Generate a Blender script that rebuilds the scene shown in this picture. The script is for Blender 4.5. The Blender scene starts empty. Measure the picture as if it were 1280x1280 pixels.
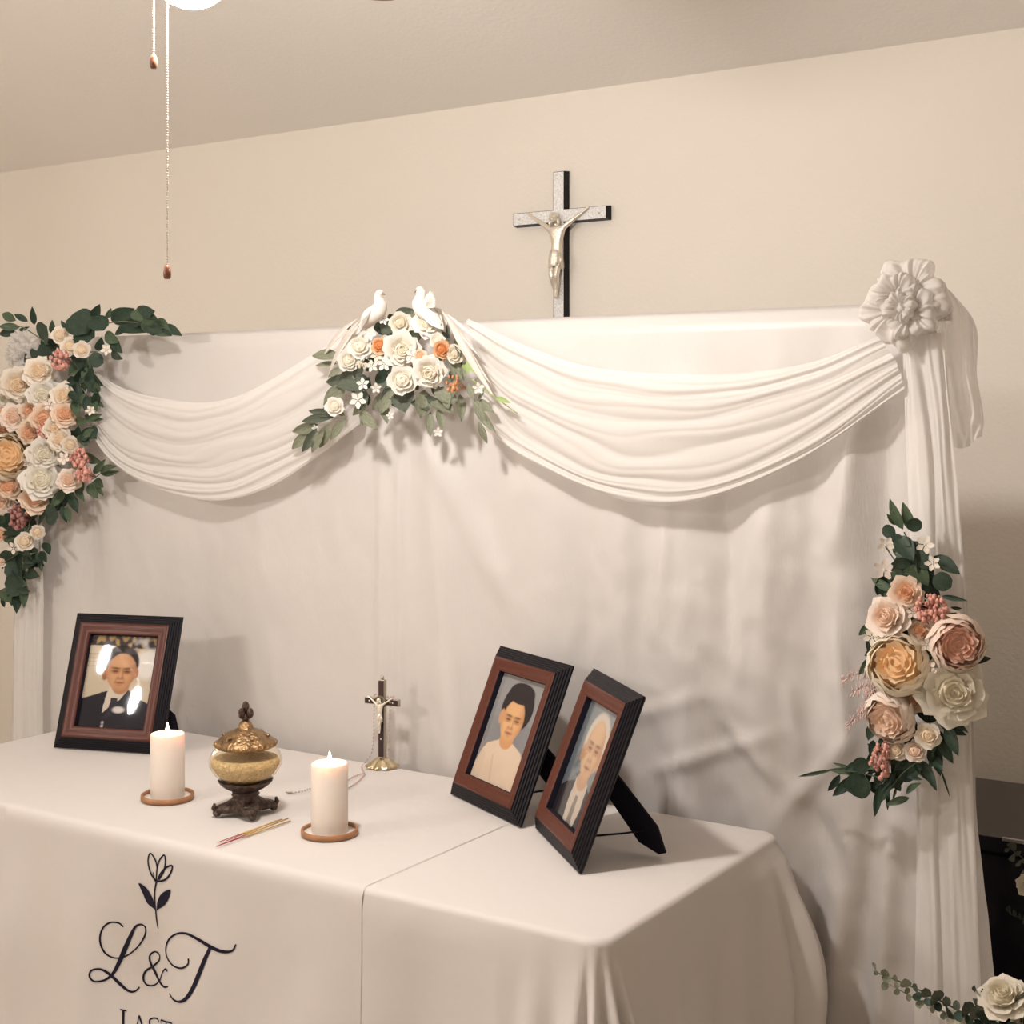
import bpy, bmesh, math, random
import numpy as np
from mathutils import Vector, Matrix, noise

random.seed(7)
SC = bpy.context.scene
COL = SC.collection
PI = math.pi

# ------------------------------------------------------------------ camera, world, exposure
F = 1795.0            # focal length in pixels of the 1280 frame
HOR = 515.0           # pixel row of the horizon
EYE = 1.67            # camera height
YAW = math.radians(33.2)
SN, CS = math.sin(YAW), math.cos(YAW)
cam_d = bpy.data.cameras.new('camera')
cam_d.sensor_width = 36.0
cam_d.sensor_fit = 'HORIZONTAL'
cam_d.lens = 36.0 * F / 1280.0
cam_d.shift_y = (HOR - 640.0) / 1280.0
cam_d.clip_start = 0.02
cam = bpy.data.objects.new('camera', cam_d)
COL.objects.link(cam)
cam.location = (0, 0, EYE)
cam.rotation_euler = (PI / 2, 0, YAW)
SC.camera = cam

W = bpy.data.worlds.new('world')
SC.world = W
W.use_nodes = True
W.node_tree.nodes['Background'].inputs[0].default_value = (1.0, 0.90, 0.84, 1)
W.node_tree.nodes['Background'].inputs[1].default_value = 0.34
SC.view_settings.view_transform = 'Standard'
SC.view_settings.look = 'None'
SC.view_settings.gamma = 1.0
SC.view_settings.use_curve_mapping = False
SC.view_settings.exposure = 1.22
LAMP_STRENGTH = 200.0
ADDED_LAMP_STRENGTH = 235.0

YW = 4.25             # back wall
ZC = 2.773            # ceiling height along the back wall; its rise is invented to catch lamp light
CSL = 0.34
YB = 3.04              # backdrop cloth
ZT = 0.742            # table cloth top
TX0, TX1, TY0, TY1 = -3.41, -1.235, 2.185, 2.978


def ony(u, v, Y):     # photograph pixel -> point at depth Y in the room
    k = (u - 640) / F
    d = Y / (CS + SN * k)
    r = k * d
    return Vector((-SN * d + CS * r, Y, EYE + (HOR - v) / F * d))


def onz(u, v, z):
    d = F * (EYE - z) / (v - HOR)
    r = (u - 640) / F * d
    return Vector((-SN * d + CS * r, CS * d + SN * r, z))


def pxm(u, Y):        # pixels per metre there
    k = (u - 640) / F
    return F / (Y / (CS + SN * k))


# ------------------------------------------------------------------ materials
MATS = {}


def mat(name, col, rough=0.6, metal=0.0, spec=0.5, sheen=0.0, bump=0.0, bscale=200.0, var=0.0, vscale=8.0,
        emit=None, estr=0.0, trans=0.0, alpha=1.0, transl=0.0, sss=0.0, bstretch=None, coat=0.0):
    if name in MATS:
        return MATS[name]
    m = bpy.data.materials.new(name)
    m.use_nodes = True
    nt = m.node_tree
    b = nt.nodes['Principled BSDF']
    b.inputs['Base Color'].default_value = (*col, 1)
    b.inputs['Roughness'].default_value = rough
    b.inputs['Metallic'].default_value = metal
    b.inputs['Specular IOR Level'].default_value = spec
    if sheen:
        b.inputs['Sheen Weight'].default_value = sheen
        b.inputs['Sheen Roughness'].default_value = 0.4
    if coat:
        b.inputs['Coat Weight'].default_value = coat
        b.inputs['Coat Roughness'].default_value = 0.08
    if trans:
        b.inputs['Transmission Weight'].default_value = trans
    if sss:
        b.inputs['Subsurface Weight'].default_value = sss
        b.inputs['Subsurface Radius'].default_value = (0.03, 0.018, 0.01)
        b.inputs['Subsurface Scale'].default_value = 1.2
    if emit:
        b.inputs['Emission Color'].default_value = (*emit, 1)
        b.inputs['Emission Strength'].default_value = estr
    tc = None
    if var or bump:
        tc = nt.nodes.new('ShaderNodeTexCoord')
    if var:
        n = nt.nodes.new('ShaderNodeTexNoise')
        n.inputs['Scale'].default_value = vscale
        n.inputs['Detail'].default_value = 4
        nt.links.new(tc.outputs['Object'], n.inputs['Vector'])
        r = nt.nodes.new('ShaderNodeValToRGB')
        r.color_ramp.elements[0].position = 0.3
        r.color_ramp.elements[1].position = 0.7
        r.color_ramp.elements[0].color = (*[max(0, c * (1 - var)) for c in col], 1)
        r.color_ramp.elements[1].color = (*[min(1, c * (1 + var)) for c in col], 1)
        nt.links.new(n.outputs['Fac'], r.inputs[0])
        nt.links.new(r.outputs[0], b.inputs['Base Color'])
    if bump:
        n = nt.nodes.new('ShaderNodeTexNoise')
        n.inputs['Scale'].default_value = bscale
        n.inputs['Detail'].default_value = 3
        if bstretch:
            mp = nt.nodes.new('ShaderNodeMapping')
            mp.inputs['Scale'].default_value = bstretch
            nt.links.new(tc.outputs['Object'], mp.inputs['Vector'])
            nt.links.new(mp.outputs[0], n.inputs['Vector'])
        else:
            nt.links.new(tc.outputs['Object'], n.inputs['Vector'])
        bp = nt.nodes.new('ShaderNodeBump')
        bp.inputs['Strength'].default_value = bump
        bp.inputs['Distance'].default_value = 0.01
        nt.links.new(n.outputs['Fac'], bp.inputs['Height'])
        nt.links.new(bp.outputs[0], b.inputs['Normal'])
    out = nt.nodes['Material Output']
    last = b.outputs[0]
    if transl:
        t = nt.nodes.new('ShaderNodeBsdfTranslucent')
        t.inputs[0].default_value = (*col, 1)
        mx = nt.nodes.new('ShaderNodeMixShader')
        mx.inputs[0].default_value = transl
        nt.links.new(last, mx.inputs[1])
        nt.links.new(t.outputs[0], mx.inputs[2])
        last = mx.outputs[0]
    if alpha < 1:
        t = nt.nodes.new('ShaderNodeBsdfTransparent')
        mx = nt.nodes.new('ShaderNodeMixShader')
        mx.inputs[0].default_value = alpha
        nt.links.new(t.outputs[0], mx.inputs[1])
        nt.links.new(last, mx.inputs[2])
        last = mx.outputs[0]
    nt.links.new(last, out.inputs[0])
    MATS[name] = m
    return m


def glass(name, tint, ior):
    """thin clear pane: Fresnel reflection over a clear view"""
    m = bpy.data.materials.new(name)
    m.use_nodes = True
    nt = m.node_tree
    nt.nodes.remove(nt.nodes['Principled BSDF'])
    t = nt.nodes.new('ShaderNodeBsdfTransparent'); t.inputs[0].default_value = (*tint, 1)
    g = nt.nodes.new('ShaderNodeBsdfGlossy'); g.inputs['Roughness'].default_value = 0.02
    lw = nt.nodes.new('ShaderNodeLayerWeight'); lw.inputs[0].default_value = 0.5
    pw = nt.nodes.new('ShaderNodeMath'); pw.operation = 'POWER'; pw.inputs[1].default_value = 5
    f = nt.nodes.new('ShaderNodeMath'); f.operation = 'MULTIPLY_ADD'
    f0 = ((ior - 1) / (ior + 1)) ** 2
    f.inputs[1].default_value = 1 - f0; f.inputs[2].default_value = f0
    nt.links.new(lw.outputs['Facing'], pw.inputs[0]); nt.links.new(pw.outputs[0], f.inputs[0])
    mx = nt.nodes.new('ShaderNodeMixShader')
    nt.links.new(f.outputs[0], mx.inputs[0]); nt.links.new(t.outputs[0], mx.inputs[1]); nt.links.new(g.outputs[0], mx.inputs[2])
    nt.links.new(mx.outputs[0], nt.nodes['Material Output'].inputs[0])
    MATS[name] = m
    return m


WALL = mat('wall_paint', (0.88, 0.815, 0.73), 0.85, spec=0.2, bump=0.15, bscale=90)
CEIL = mat('ceiling_paint', (0.93, 0.88, 0.82), 0.9, spec=0.1, bump=0.15, bscale=70)
FLOOR = mat('floor_carpet', (0.66, 0.59, 0.51), 0.95, bump=0.4, bscale=300, var=0.2, vscale=60)
SATIN = mat('satin', (0.59, 0.55, 0.52), 0.42, spec=0.45, sheen=0.25, bump=0.10, bscale=260, bstretch=(1, 1, 0.15))
COTTON = mat('cotton', (0.65, 0.60, 0.565), 0.8, spec=0.25, sheen=0.15, bump=0.35, bscale=9)
RUNNER = mat('runner_cotton', (0.65, 0.60, 0.565), 0.78, spec=0.25, sheen=0.15, bump=0.35, bscale=8)
CHIFFON = mat('chiffon', (0.86, 0.82, 0.78), 0.75, spec=0.2, sheen=0.3, transl=0.3, alpha=0.80, bump=0.08, bscale=60)
TULLE = mat('tulle', (0.84, 0.80, 0.76), 0.8, spec=0.2, transl=0.4, alpha=0.70)
INK = mat('ink', (0.010, 0.008, 0.022), 0.7, spec=0.2)
BLACKW = mat('black_lacquer', (0.004, 0.003, 0.006), 0.45, spec=0.22)
BLACKV = mat('black_velvet', (0.012, 0.010, 0.018), 0.9, spec=0.15)
BROWN = mat('mahogany', (0.085, 0.020, 0.010), 0.36, spec=0.32, bump=0.12, bscale=30, bstretch=(1, 1, 8), coat=0.0)
GLASS = glass('picture_glass', (1, 1, 1), 1.3)
WAX = mat('wax', (0.80, 0.72, 0.64), 0.45, spec=0.4, sss=0.35)
WICK = mat('wick', (0.03, 0.02, 0.02), 0.9)
FLAME = mat('flame', (1, 0.8, 0.5), 0.5, emit=(1.0, 0.66, 0.32), estr=100)
COASTW = mat('coaster_wood', (0.36, 0.17, 0.075), 0.5, bump=0.1, bscale=40, var=0.2, vscale=30)
COASTF = mat('coaster_felt', (0.83, 0.76, 0.70), 0.7)
BRONZE = mat('antique_bronze', (0.30, 0.19, 0.095), 0.33, metal=0.85, bump=0.5, bscale=120, var=0.45, vscale=60)
DKBRONZE = mat('dark_bronze', (0.085, 0.058, 0.045), 0.38, metal=0.75, bump=0.6, bscale=140, var=0.5, vscale=70)
JAR = glass('jar_glass', (1.0, 0.96, 0.88), 1.6)
ASH = mat('rice_fill', (0.58, 0.44, 0.24), 0.85, var=0.3, vscale=160, bump=0.6, bscale=250)
SILVER = mat('silver', (0.80, 0.74, 0.64), 0.32, metal=0.65, bump=0.2, bscale=200)
PEWTER = mat('pewter', (0.45, 0.40, 0.33), 0.34, metal=0.9)
GOLDTIN = mat('pale_gold', (0.62, 0.52, 0.34), 0.25, metal=0.95)
PEARL = mat('pearl_inlay', (0.86, 0.83, 0.81), 0.35, spec=0.6, var=0.22, vscale=160, bump=0.3, bscale=150)
BEAD = mat('rosary_bead', (0.52, 0.38, 0.36), 0.25, spec=0.6)
STICKR = mat('incense_red', (0.42, 0.06, 0.05), 0.8)
STICKY = mat('incense_yellow', (0.56, 0.36, 0.13), 0.85)
FANWOOD = mat('fan_wood', (0.16, 0.06, 0.035), 0.5, bump=0.1, bscale=30)
FOBWOOD = mat('fob_wood', (0.22, 0.085, 0.045), 0.4, var=0.2, vscale=80)
FANMETAL = mat('fan_white', (0.75, 0.70, 0.64), 0.4)
CHAIN = mat('chain_white', (0.84, 0.78, 0.70), 0.35, spec=0.6)
LIT = mat('added_chandelier_globe', (1, 0.95, 0.88), 0.4, emit=(1.0, 0.95, 0.91), estr=ADDED_LAMP_STRENGTH)
GLOBE = mat('lamp_globe', (1, 0.95, 0.88), 0.4, emit=(1.0, 0.95, 0.91), estr=LAMP_STRENGTH)
CABINET = mat('black_gloss', (0.012, 0.009, 0.016), 0.16, spec=0.5)
STEEL = mat('steel_trim', (0.75, 0.73, 0.74), 0.2, metal=1.0)
POLE = mat('stand_metal', (0.05, 0.05, 0.055), 0.4, metal=0.6)
FEATHER = mat('feather', (0.90, 0.85, 0.79), 0.8, transl=0.2)
DARKEYE = mat('bead_eye', (0.01, 0.01, 0.012), 0.15)
BEAK = mat('beak', (0.30, 0.18, 0.14), 0.5)
TABLEP = mat('table_plastic', (0.62, 0.58, 0.52), 0.6)
CERAMIC = mat('vase_ceramic', (0.70, 0.65, 0.58), 0.3)
LEAF_D = mat('leaf_dark', (0.026, 0.048, 0.030), 0.55, spec=0.35, var=0.35, vscale=6, transl=0.08)
LEAF_M = mat('leaf_mid', (0.070, 0.105, 0.058), 0.55, spec=0.35, var=0.3, vscale=6, transl=0.12)
LEAF_S = mat('leaf_sage', (0.215, 0.225, 0.155), 0.6, spec=0.3, var=0.3, vscale=6, transl=0.12)
LEAF_SD = mat('leaf_sage_dark', (0.095, 0.110, 0.080), 0.6, spec=0.3, var=0.3, vscale=6, transl=0.1)
LEAF_L = mat('leaf_lime', (0.33, 0.42, 0.16), 0.6, transl=0.15)
STEM = mat('stem_green', (0.13, 0.15, 0.08), 0.6)
SEDUM = mat('sedum_pink', (0.62, 0.30, 0.24), 0.7, var=0.3, vscale=90)
SEDUM_D = mat('sedum_dusty', (0.34, 0.15, 0.13), 0.7, var=0.3, vscale=90)
ASTILBE = mat('astilbe_pale', (0.82, 0.60, 0.54), 0.8, transl=0.2)
BERRY = mat('berry_orange', (0.55, 0.24, 0.10), 0.4)

STYLES = {   # core, middle, outer petals
    'cream': ((0.88, 0.70, 0.50), (0.90, 0.78, 0.63), (0.90, 0.82, 0.71)),
    'white': ((0.86, 0.80, 0.66), (0.88, 0.83, 0.73), (0.89, 0.85, 0.78)),
    'ivory': ((0.72, 0.64, 0.48), (0.77, 0.70, 0.57), (0.80, 0.74, 0.63)),
    'peach': ((0.86, 0.50, 0.31), (0.88, 0.62, 0.44), (0.90, 0.72, 0.57)),
    'pink':  ((0.74, 0.42, 0.31), (0.83, 0.58, 0.46), (0.87, 0.71, 0.60)),
    'blush': ((0.86, 0.62, 0.47), (0.89, 0.72, 0.59), (0.90, 0.78, 0.68)),
    'gold':  ((0.90, 0.60, 0.33), (0.90, 0.73, 0.50), (0.90, 0.80, 0.64)),
    'rust':  ((0.66, 0.25, 0.09), (0.72, 0.33, 0.14), (0.78, 0.45, 0.25)),
}


def pm(style, k):
    return mat('petal_%s_%d' % (style, k), STYLES[style][k], 0.7, spec=0.2, transl=0.22)


# ------------------------------------------------------------------ object helpers
def wloc(o):
    v = Vector((0, 0, 0))
    while o:
        v = v + o.location
        o = o.parent
    return v


def link(name, me, parent=None, M=None):
    o = bpy.data.objects.new(name, me)
    COL.objects.link(o)
    if parent:
        o.parent = parent
    if M is not None:
        o.matrix_basis = M
    return o


def mesh(name, V, Fc, m, smooth=True):
    me = bpy.data.meshes.new(name)
    me.from_pydata([tuple(v) for v in V], [], Fc)
    if smooth:
        me.polygons.foreach_set('use_smooth', [True] * len(me.polygons))
    if m:
        me.materials.append(m)
    me.update()
    return me


def obj(name, V, Fc, m, parent=None, smooth=True, local=False):
    """V in room coordinates unless local; the parent is an unrotated empty"""
    if parent and not local:
        L = wloc(parent)
        V = [Vector(v) - L for v in V]
    return link(name, mesh(name, V, Fc, m, smooth), parent)


def tag(o, label, cat, group=None, kind=None):
    o['label'] = label
    o['category'] = cat
    if group:
        o['group'] = group
    if kind:
        o['kind'] = kind
    return o


def struct(name, V, Fc, m, label, smooth=False):
    o = obj(name, V, Fc, m, None, smooth)
    o['kind'] = 'structure'
    o['label'] = label
    return o


def thing(name, label, cat, loc=(0, 0, 0), group=None, rot=None):
    o = bpy.data.objects.new(name, None)
    COL.objects.link(o)
    o.empty_display_size = 0.05
    o.location = loc
    if rot:
        o.rotation_euler = rot
    return tag(o, label, cat, group)


class MB:
    """collects shapes of ONE part"""
    def __init__(s):
        s.v, s.f = [], []

    def add(s, V, Fc):
        n = len(s.v)
        s.v += [Vector(p) for p in V]
        s.f += [tuple(i + n for i in q) for q in Fc]
        return s

    def box(s, a, b, bev=0.0):
        x0, y0, z0 = a
        x1, y1, z1 = b
        if not bev:
            V = [(x, y, z) for z in (z0, z1) for y in (y0, y1) for x in (x0, x1)]
            Fc = [(0, 2, 3, 1), (4, 5, 7, 6), (0, 1, 5, 4), (2, 6, 7, 3), (0, 4, 6, 2), (1, 3, 7, 5)]
            return s.add(V, Fc)
        bm = bmesh.new()
        bmesh.ops.create_cube(bm, size=1)
        for v in bm.verts:
            v.co = Vector(((x0 + x1) / 2 + v.co.x * (x1 - x0), (y0 + y1) / 2 + v.co.y * (y1 - y0), (z0 + z1) / 2 + v.co.z * (z1 - z0)))
        bmesh.ops.bevel(bm, geom=bm.edges[:], offset=bev, segments=2, affect='EDGES', profile=0.6)
        bm.verts.index_update()
        V = [v.co.copy() for v in bm.verts]
        Fc = [tuple(v.index for v in f.verts) for f in bm.faces]
        bm.free()
        return s.add(V, Fc)

    def lathe(s, prof, c=(0, 0, 0), n=32, rib=None, closed=False):
        """prof: (radius, z); rib(angle, i) scales the radius"""
        V, Fc = [], []
        for i, (r, z) in enumerate(prof):
            for j in range(n):
                a = 2 * PI * j / n
                k = rib(a, i) if rib else 1.0
                V.append((c[0] + r * k * math.cos(a), c[1] + r * k * math.sin(a), c[2] + z))
        for i in range(len(prof) - 1):
            for j in range(n):
                k = (j + 1) % n
                Fc.append((i * n + j, i * n + k, (i + 1) * n + k, (i + 1) * n + j))
        return s.add(V, Fc)

    def tube(s, P, R, n=8, cap=True):
        P = [Vector(p) for p in P]
        if not hasattr(R, '__len__'):
            R = [R] * len(P)
        V, Fc = [], []
        up = None
        for i, p in enumerate(P):
            d = (P[min(i + 1, len(P) - 1)] - P[max(i - 1, 0)]).normalized()
            if up is None:
                up = Vector((0, 0, 1)) if abs(d.z) < 0.9 else Vector((1, 0, 0))
            x = d.cross(up).normalized()
            y = x.cross(d).normalized()
            up = y
            for j in range(n):
                a = 2 * PI * j / n
                rr = R[i]
                if hasattr(rr, '__len__'):
                    V.append(p + x * math.cos(a) * rr[0] + y * math.sin(a) * rr[1])
                else:
                    V.append(p + (x * math.cos(a) + y * math.sin(a)) * rr)
        for i in range(len(P) - 1):
            for j in range(n):
                k = (j + 1) % n
                Fc.append((i * n + j, i * n + k, (i + 1) * n + k, (i + 1) * n + j))
        if cap:
            Fc.append(tuple(range(n))[::-1])
            Fc.append(tuple(range((len(P) - 1) * n, len(P) * n)))
        return s.add(V, Fc)

    def ball(s, c, r, n=8, m=6):
        c = Vector(c)
        rr = r if hasattr(r, '__len__') else (r, r, r)
        V = [c + Vector((0, 0, -rr[2]))]
        for i in range(1, m):
            t = -PI / 2 + PI * i / m
            for j in range(n):
                a = 2 * PI * j / n
                V.append(c + Vector((rr[0] * math.cos(t) * math.cos(a), rr[1] * math.cos(t) * math.sin(a), rr[2] * math.sin(t))))
        V.append(c + Vector((0, 0, rr[2])))
        Fc = []
        for j in range(n):
            Fc.append((0, 1 + (j + 1) % n, 1 + j))
        for i in range(m - 2):
            for j in range(n):
                k = (j + 1) % n
                Fc.append((1 + i * n + j, 1 + i * n + k, 1 + (i + 1) * n + k, 1 + (i + 1) * n + j))
        b = 1 + (m - 2) * n
        for j in range(n):
            Fc.append((b + j, b + (j + 1) % n, len(V) - 1))
        return s.add(V, Fc)

    def poly(s, pts, z0, z1):
        """prism over an outline in x,y"""
        n = len(pts)
        V = [(x, y, z0) for x, y in pts] + [(x, y, z1) for x, y in pts]
        Fc = [tuple(range(n))[::-1], tuple(range(n, 2 * n))] + [(i, (i + 1) % n, n + (i + 1) % n, n + i) for i in range(n)]
        return s.add(V, Fc)

    def build(s, name, m, parent=None, smooth=True, local=False):
        return obj(name, s.v, s.f, m, parent, smooth, local)


def grid_faces(nr, nc, flip=False):
    Fc = []
    for i in range(nr - 1):
        for j in range(nc - 1):
            q = (i * nc + j, i * nc + j + 1, (i + 1) * nc + j + 1, (i + 1) * nc + j)
            Fc.append(q[::-1] if flip else q)
    return Fc


def cr(P, t):
    """Catmull-Rom through P, t in 0..1"""
    n = len(P) - 1
    x = min(max(t, 0), 1) * n
    i = min(int(x), n - 1)
    f = x - i
    p1, p2 = P[i], P[i + 1]
    p0 = P[i - 1] if i > 0 else p1 * 2 - p2
    p3 = P[i + 2] if i + 2 <= n else p2 * 2 - p1
    return 0.5 * ((2 * p1) + (p2 - p0) * f + (2 * p0 - 5 * p1 + 4 * p2 - p3) * f * f + (3 * p1 - p0 - 3 * p2 + p3) * f ** 3)


def smooth(a, b, x):
    t = min(max((x - a) / (b - a), 0), 1)
    return t * t * (3 - 2 * t)


def shade_auto(o, ang=35):
    me = o.data
    me.polygons.foreach_set('use_smooth', [True] * len(me.polygons))
    bm = bmesh.new()
    bm.from_mesh(me)
    for e in bm.edges:
        if len(e.link_faces) == 2 and e.calc_face_angle(0) > math.radians(ang):
            e.smooth = False
    bm.to_mesh(me)
    bm.free()
    return o


# ------------------------------------------------------------------ the room
XL, XR, YF = -6.2, 3.2, -4.0
def zceil(y):
    return ZC + CSL * (YW - y)
ZH = zceil(YF)
m_ = MB().box((XL, YW, 0), (XR, YW + 0.1, ZC)); struct('wall_back', m_.v, m_.f, WALL, 'beige painted wall behind the white backdrop')
m_ = MB().box((XL - 0.1, YF, 0), (XL, YW, ZH)); struct('wall_left', m_.v, m_.f, WALL, 'beige side wall')
m_ = MB().box((XR, YF, 0), (XR + 0.1, YW, ZH)); struct('wall_right', m_.v, m_.f, WALL, 'beige side wall beyond the black cabinet')
m_ = MB().box((XL - 0.1, YF - 0.1, 0), (XR + 0.1, YF, ZH)); struct('wall_front', m_.v, m_.f, WALL, 'beige wall facing the backdrop')
m_ = MB().box((XL, YF, ZC), (XR, YW, ZC + 0.1))
for p_ in m_.v:
    p_.z += CSL * (YW - p_.y)
struct('ceiling', m_.v, m_.f, CEIL, 'beige textured ceiling above the backdrop')
m_ = MB().box((XL, YF, -0.1), (XR, YW + 0.1, 0)); struct('floor', m_.v, m_.f, FLOOR, 'beige carpet floor')
m_ = MB().box((XL, YW - 0.015, 0), (XR, YW, 0.09), 0.003); struct('baseboard_back', m_.v, m_.f, FANMETAL, 'white baseboard along the back wall')

# ------------------------------------------------------------------ ceiling fan with the lit globe
FX, FY, FZ = -1.846, 1.795, 2.377
fan = thing('ceiling_fan', 'ceiling fan with brown blades, lit globe lamp and two hanging pull chains', 'ceiling fan', (FX, FY, FZ))
MB().lathe([(0.0, zceil(FY) - FZ), (0.07, zceil(FY) - FZ), (0.075, zceil(FY) - FZ - 0.03), (0.05, zceil(FY) - FZ - 0.06), (0.02, zceil(FY) - FZ - 0.075), (0.0, zceil(FY) - FZ - 0.075)], (FX, FY, FZ), 32).build('canopy', FANMETAL, fan)
MB().tube([(FX, FY, FZ + 0.29), (FX, FY, zceil(FY) - 0.07)], 0.012, 12).build('down_rod', FANMETAL, fan)
MB().lathe([(0.0, 0.30), (0.06, 0.30), (0.11, 0.27), (0.125, 0.23), (0.11, 0.19), (0.07, 0.17), (0.0, 0.17)], (FX, FY, FZ), 36).build('motor_housing', FANMETAL, fan)
MB().lathe([(0.0, 0.175), (0.05, 0.175), (0.055, 0.15), (0.06, 0.125), (0.055, 0.118), (0.0, 0.118)], (FX, FY, FZ), 32).build('light_fitter', FANMETAL, fan)
MB().lathe([(0.0, 0.0), (0.02, 0.0025), (0.04, 0.011), (0.058, 0.027), (0.07, 0.05), (0.072, 0.075), (0.064, 0.1), (0.05, 0.117)], (FX, FY, FZ), 36).build('lamp_globe', GLOBE, fan)
for k in range(4):
    a = PI / 2 - 0.02 + k * PI / 2
    out = []
    L0, L1, w0, w1 = 0.17, 0.540, 0.045, 0.055
    for i in range(8):
        t = i / 7
        out.append((L0 + (L1 - 0.05 - L0) * t, -(w0 + (w1 - w0) * t)))
    for i in range(1, 12):
        b = -PI / 2 + PI * i / 12
        out.append((L1 - 0.05 + 0.05 * math.cos(b), w1 * math.sin(b)))
    for i in range(8):
        t = 1 - i / 7
        out.append((L0 + (L1 - 0.05 - L0) * t, (w0 + (w1 - w0) * t)))
    b = MB().poly(out, 0.0, 0.007)
    R = Matrix.Rotation(a, 4, 'Z') @ Matrix.Rotation(math.radians(8), 4, 'X')
    bl = link('blade', mesh('blade', b.v, b.f, FANWOOD, False), fan, Matrix.Translation((0, 0, 0.14)) @ R)
    c = MB().box((0.09, -0.018, 0.004), (0.22, 0.018, 0.012), 0.002)
    link('blade_bracket', mesh('blade_bracket', c.v, c.f, FANMETAL), bl)
def pull_chain(u, vend, depth_y, matfob):
    p = ony(u, vend, depth_y)
    top = FZ + 0.15
    b = MB()
    z = p.z + 0.026
    while z < top:
        b.ball((p.x, p.y, z), 0.0020, 6, 4)
        z += 0.0046
    b.tube([(p.x, p.y, p.z + 0.024), (p.x, p.y, top)], 0.0007, 5)
    ch = b.build('pull_chain', CHAIN, fan)
    ch['kind'] = 'stuff'
    MB().lathe([(0.0, 0.0), (0.0045, 0.0005), (0.0062, 0.003), (0.0068, 0.010), (0.0058, 0.018), (0.004, 0.0235), (0.0012, 0.0255), (0.0, 0.0255)], p, 20).build('chain_fob', matfob, ch)
pull_chain(192, 86, 1.735, FOBWOOD)
pull_chain(209, 349, 1.74, FOBWOOD)

HX, HY, HZ = -3.94, -0.95, 2.50  # unseen lamp, added for fill light and the glare on the portrait glass
ch_ = thing('added_chandelier', 'added unseen chandelier with four slim lit shades for fill light and glass glare', 'chandelier', (HX, HY, HZ))
MB().lathe([(0.0, zceil(HY) - HZ), (0.06, zceil(HY) - HZ), (0.06, zceil(HY) - HZ - 0.02), (0.02, zceil(HY) - HZ - 0.035), (0.0, zceil(HY) - HZ - 0.035)], (HX, HY, HZ), 28).build('canopy', FANMETAL, ch_)
MB().tube([(HX, HY, HZ + 0.08), (HX, HY, zceil(HY) - 0.03)], 0.008, 10).build('rod', FANMETAL, ch_)
for k in range(4):
    a = math.radians(15 + 90 * k)
    gx, gy = HX + 0.24 * math.cos(a), HY + 0.24 * math.sin(a)
    ar = MB().tube([(HX, HY, HZ + 0.10), (HX + 0.13 * math.cos(a), HY + 0.13 * math.sin(a), HZ + 0.12), (gx, gy, HZ + 0.10), (gx, gy, HZ + 0.06)], 0.006, 8).build('arm', FANMETAL, ch_)
    MB().ball((gx, gy, HZ), (0.023, 0.023, 0.085), 20, 16).build('globe', LIT, ar)

# ------------------------------------------------------------------ backdrop stand and curtain
XBL, XBR = -3.86, -0.93
st = thing('backdrop_stand', 'dark metal backdrop stand hidden inside the white curtain', 'stand', (-2.36, YB + 0.075, 0))
for x in (XBL + 0.04, XBR - 0.04):
    MB().tube([(x, YB + 0.075, 0.0), (x, YB + 0.075, 1.86)], 0.014, 12).build('upright', POLE, st)
    for k in range(3):
        a = PI / 2 + (k - 1) * 0.8
        MB().tube([(x, YB + 0.075, 0.35), (x + 0.3 * math.cos(a), YB + 0.075 + 0.3 * math.sin(a), 0.012)], 0.009, 8).build('leg', POLE, st)
MB().tube([(XBL + 0.02, YB + 0.075, 1.855), (XBR - 0.02, YB + 0.075, 1.855)], 0.012, 12).build('crossbar', POLE, st)

def lerp_tab(tab, z):
    tab = sorted(tab)
    if z <= tab[0][0]:
        return tab[0][1]
    for (a, b), (c, d) in zip(tab, tab[1:]):
        if z <= c:
            return b + (d - b) * (z - a) / (c - a)
    return tab[-1][1]

redge = [(ony(u, v, YB).z, ony(u, v, YB).x) for u, v in [(1165, 372), (1190, 560), (1208, 750), (1221, 1000), (1246, 1235)]] + [(0.0, -0.75)]
ledge = [(1.95, -3.91), (1.2, -3.93), (0.0, -3.97)]
# vertical folds: pixel column at mid height, amplitude, half width, drift to the right on the way down
FOLDS = []
for u, v, A, w, dr in [(78, 650, 0.020, 0.10, 0.02), (112, 650, -0.012, 0.05, 0.05), (175, 700, 0.010, 0.12, 0), (250, 700, -0.010, 0.06, 0), (330, 700, 0.010, 0.10, 0.03),
                       (478, 650, 0.012, 0.018, 0.0), (500, 650, 0.010, 0.016, 0.0), (550, 620, 0.022, 0.045, 0.10), (610, 650, -0.016, 0.07, 0.1), (680, 650, 0.010, 0.06, 0.02),
                       (735, 650, -0.014, 0.045, 0.0), (775, 650, 0.022, 0.055, 0.0), (850, 650, 0.012, 0.05, 0.03), (905, 700, -0.010, 0.035, 0), (960, 700, 0.018, 0.045, -0.03),
                       (1020, 700, -0.014, 0.035, -0.02), (1060, 700, 0.020, 0.035, -0.05), (1105, 700, -0.014, 0.03, -0.02)]:
    FOLDS.append((ony(u, v, YB).x, A, w, dr))
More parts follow.
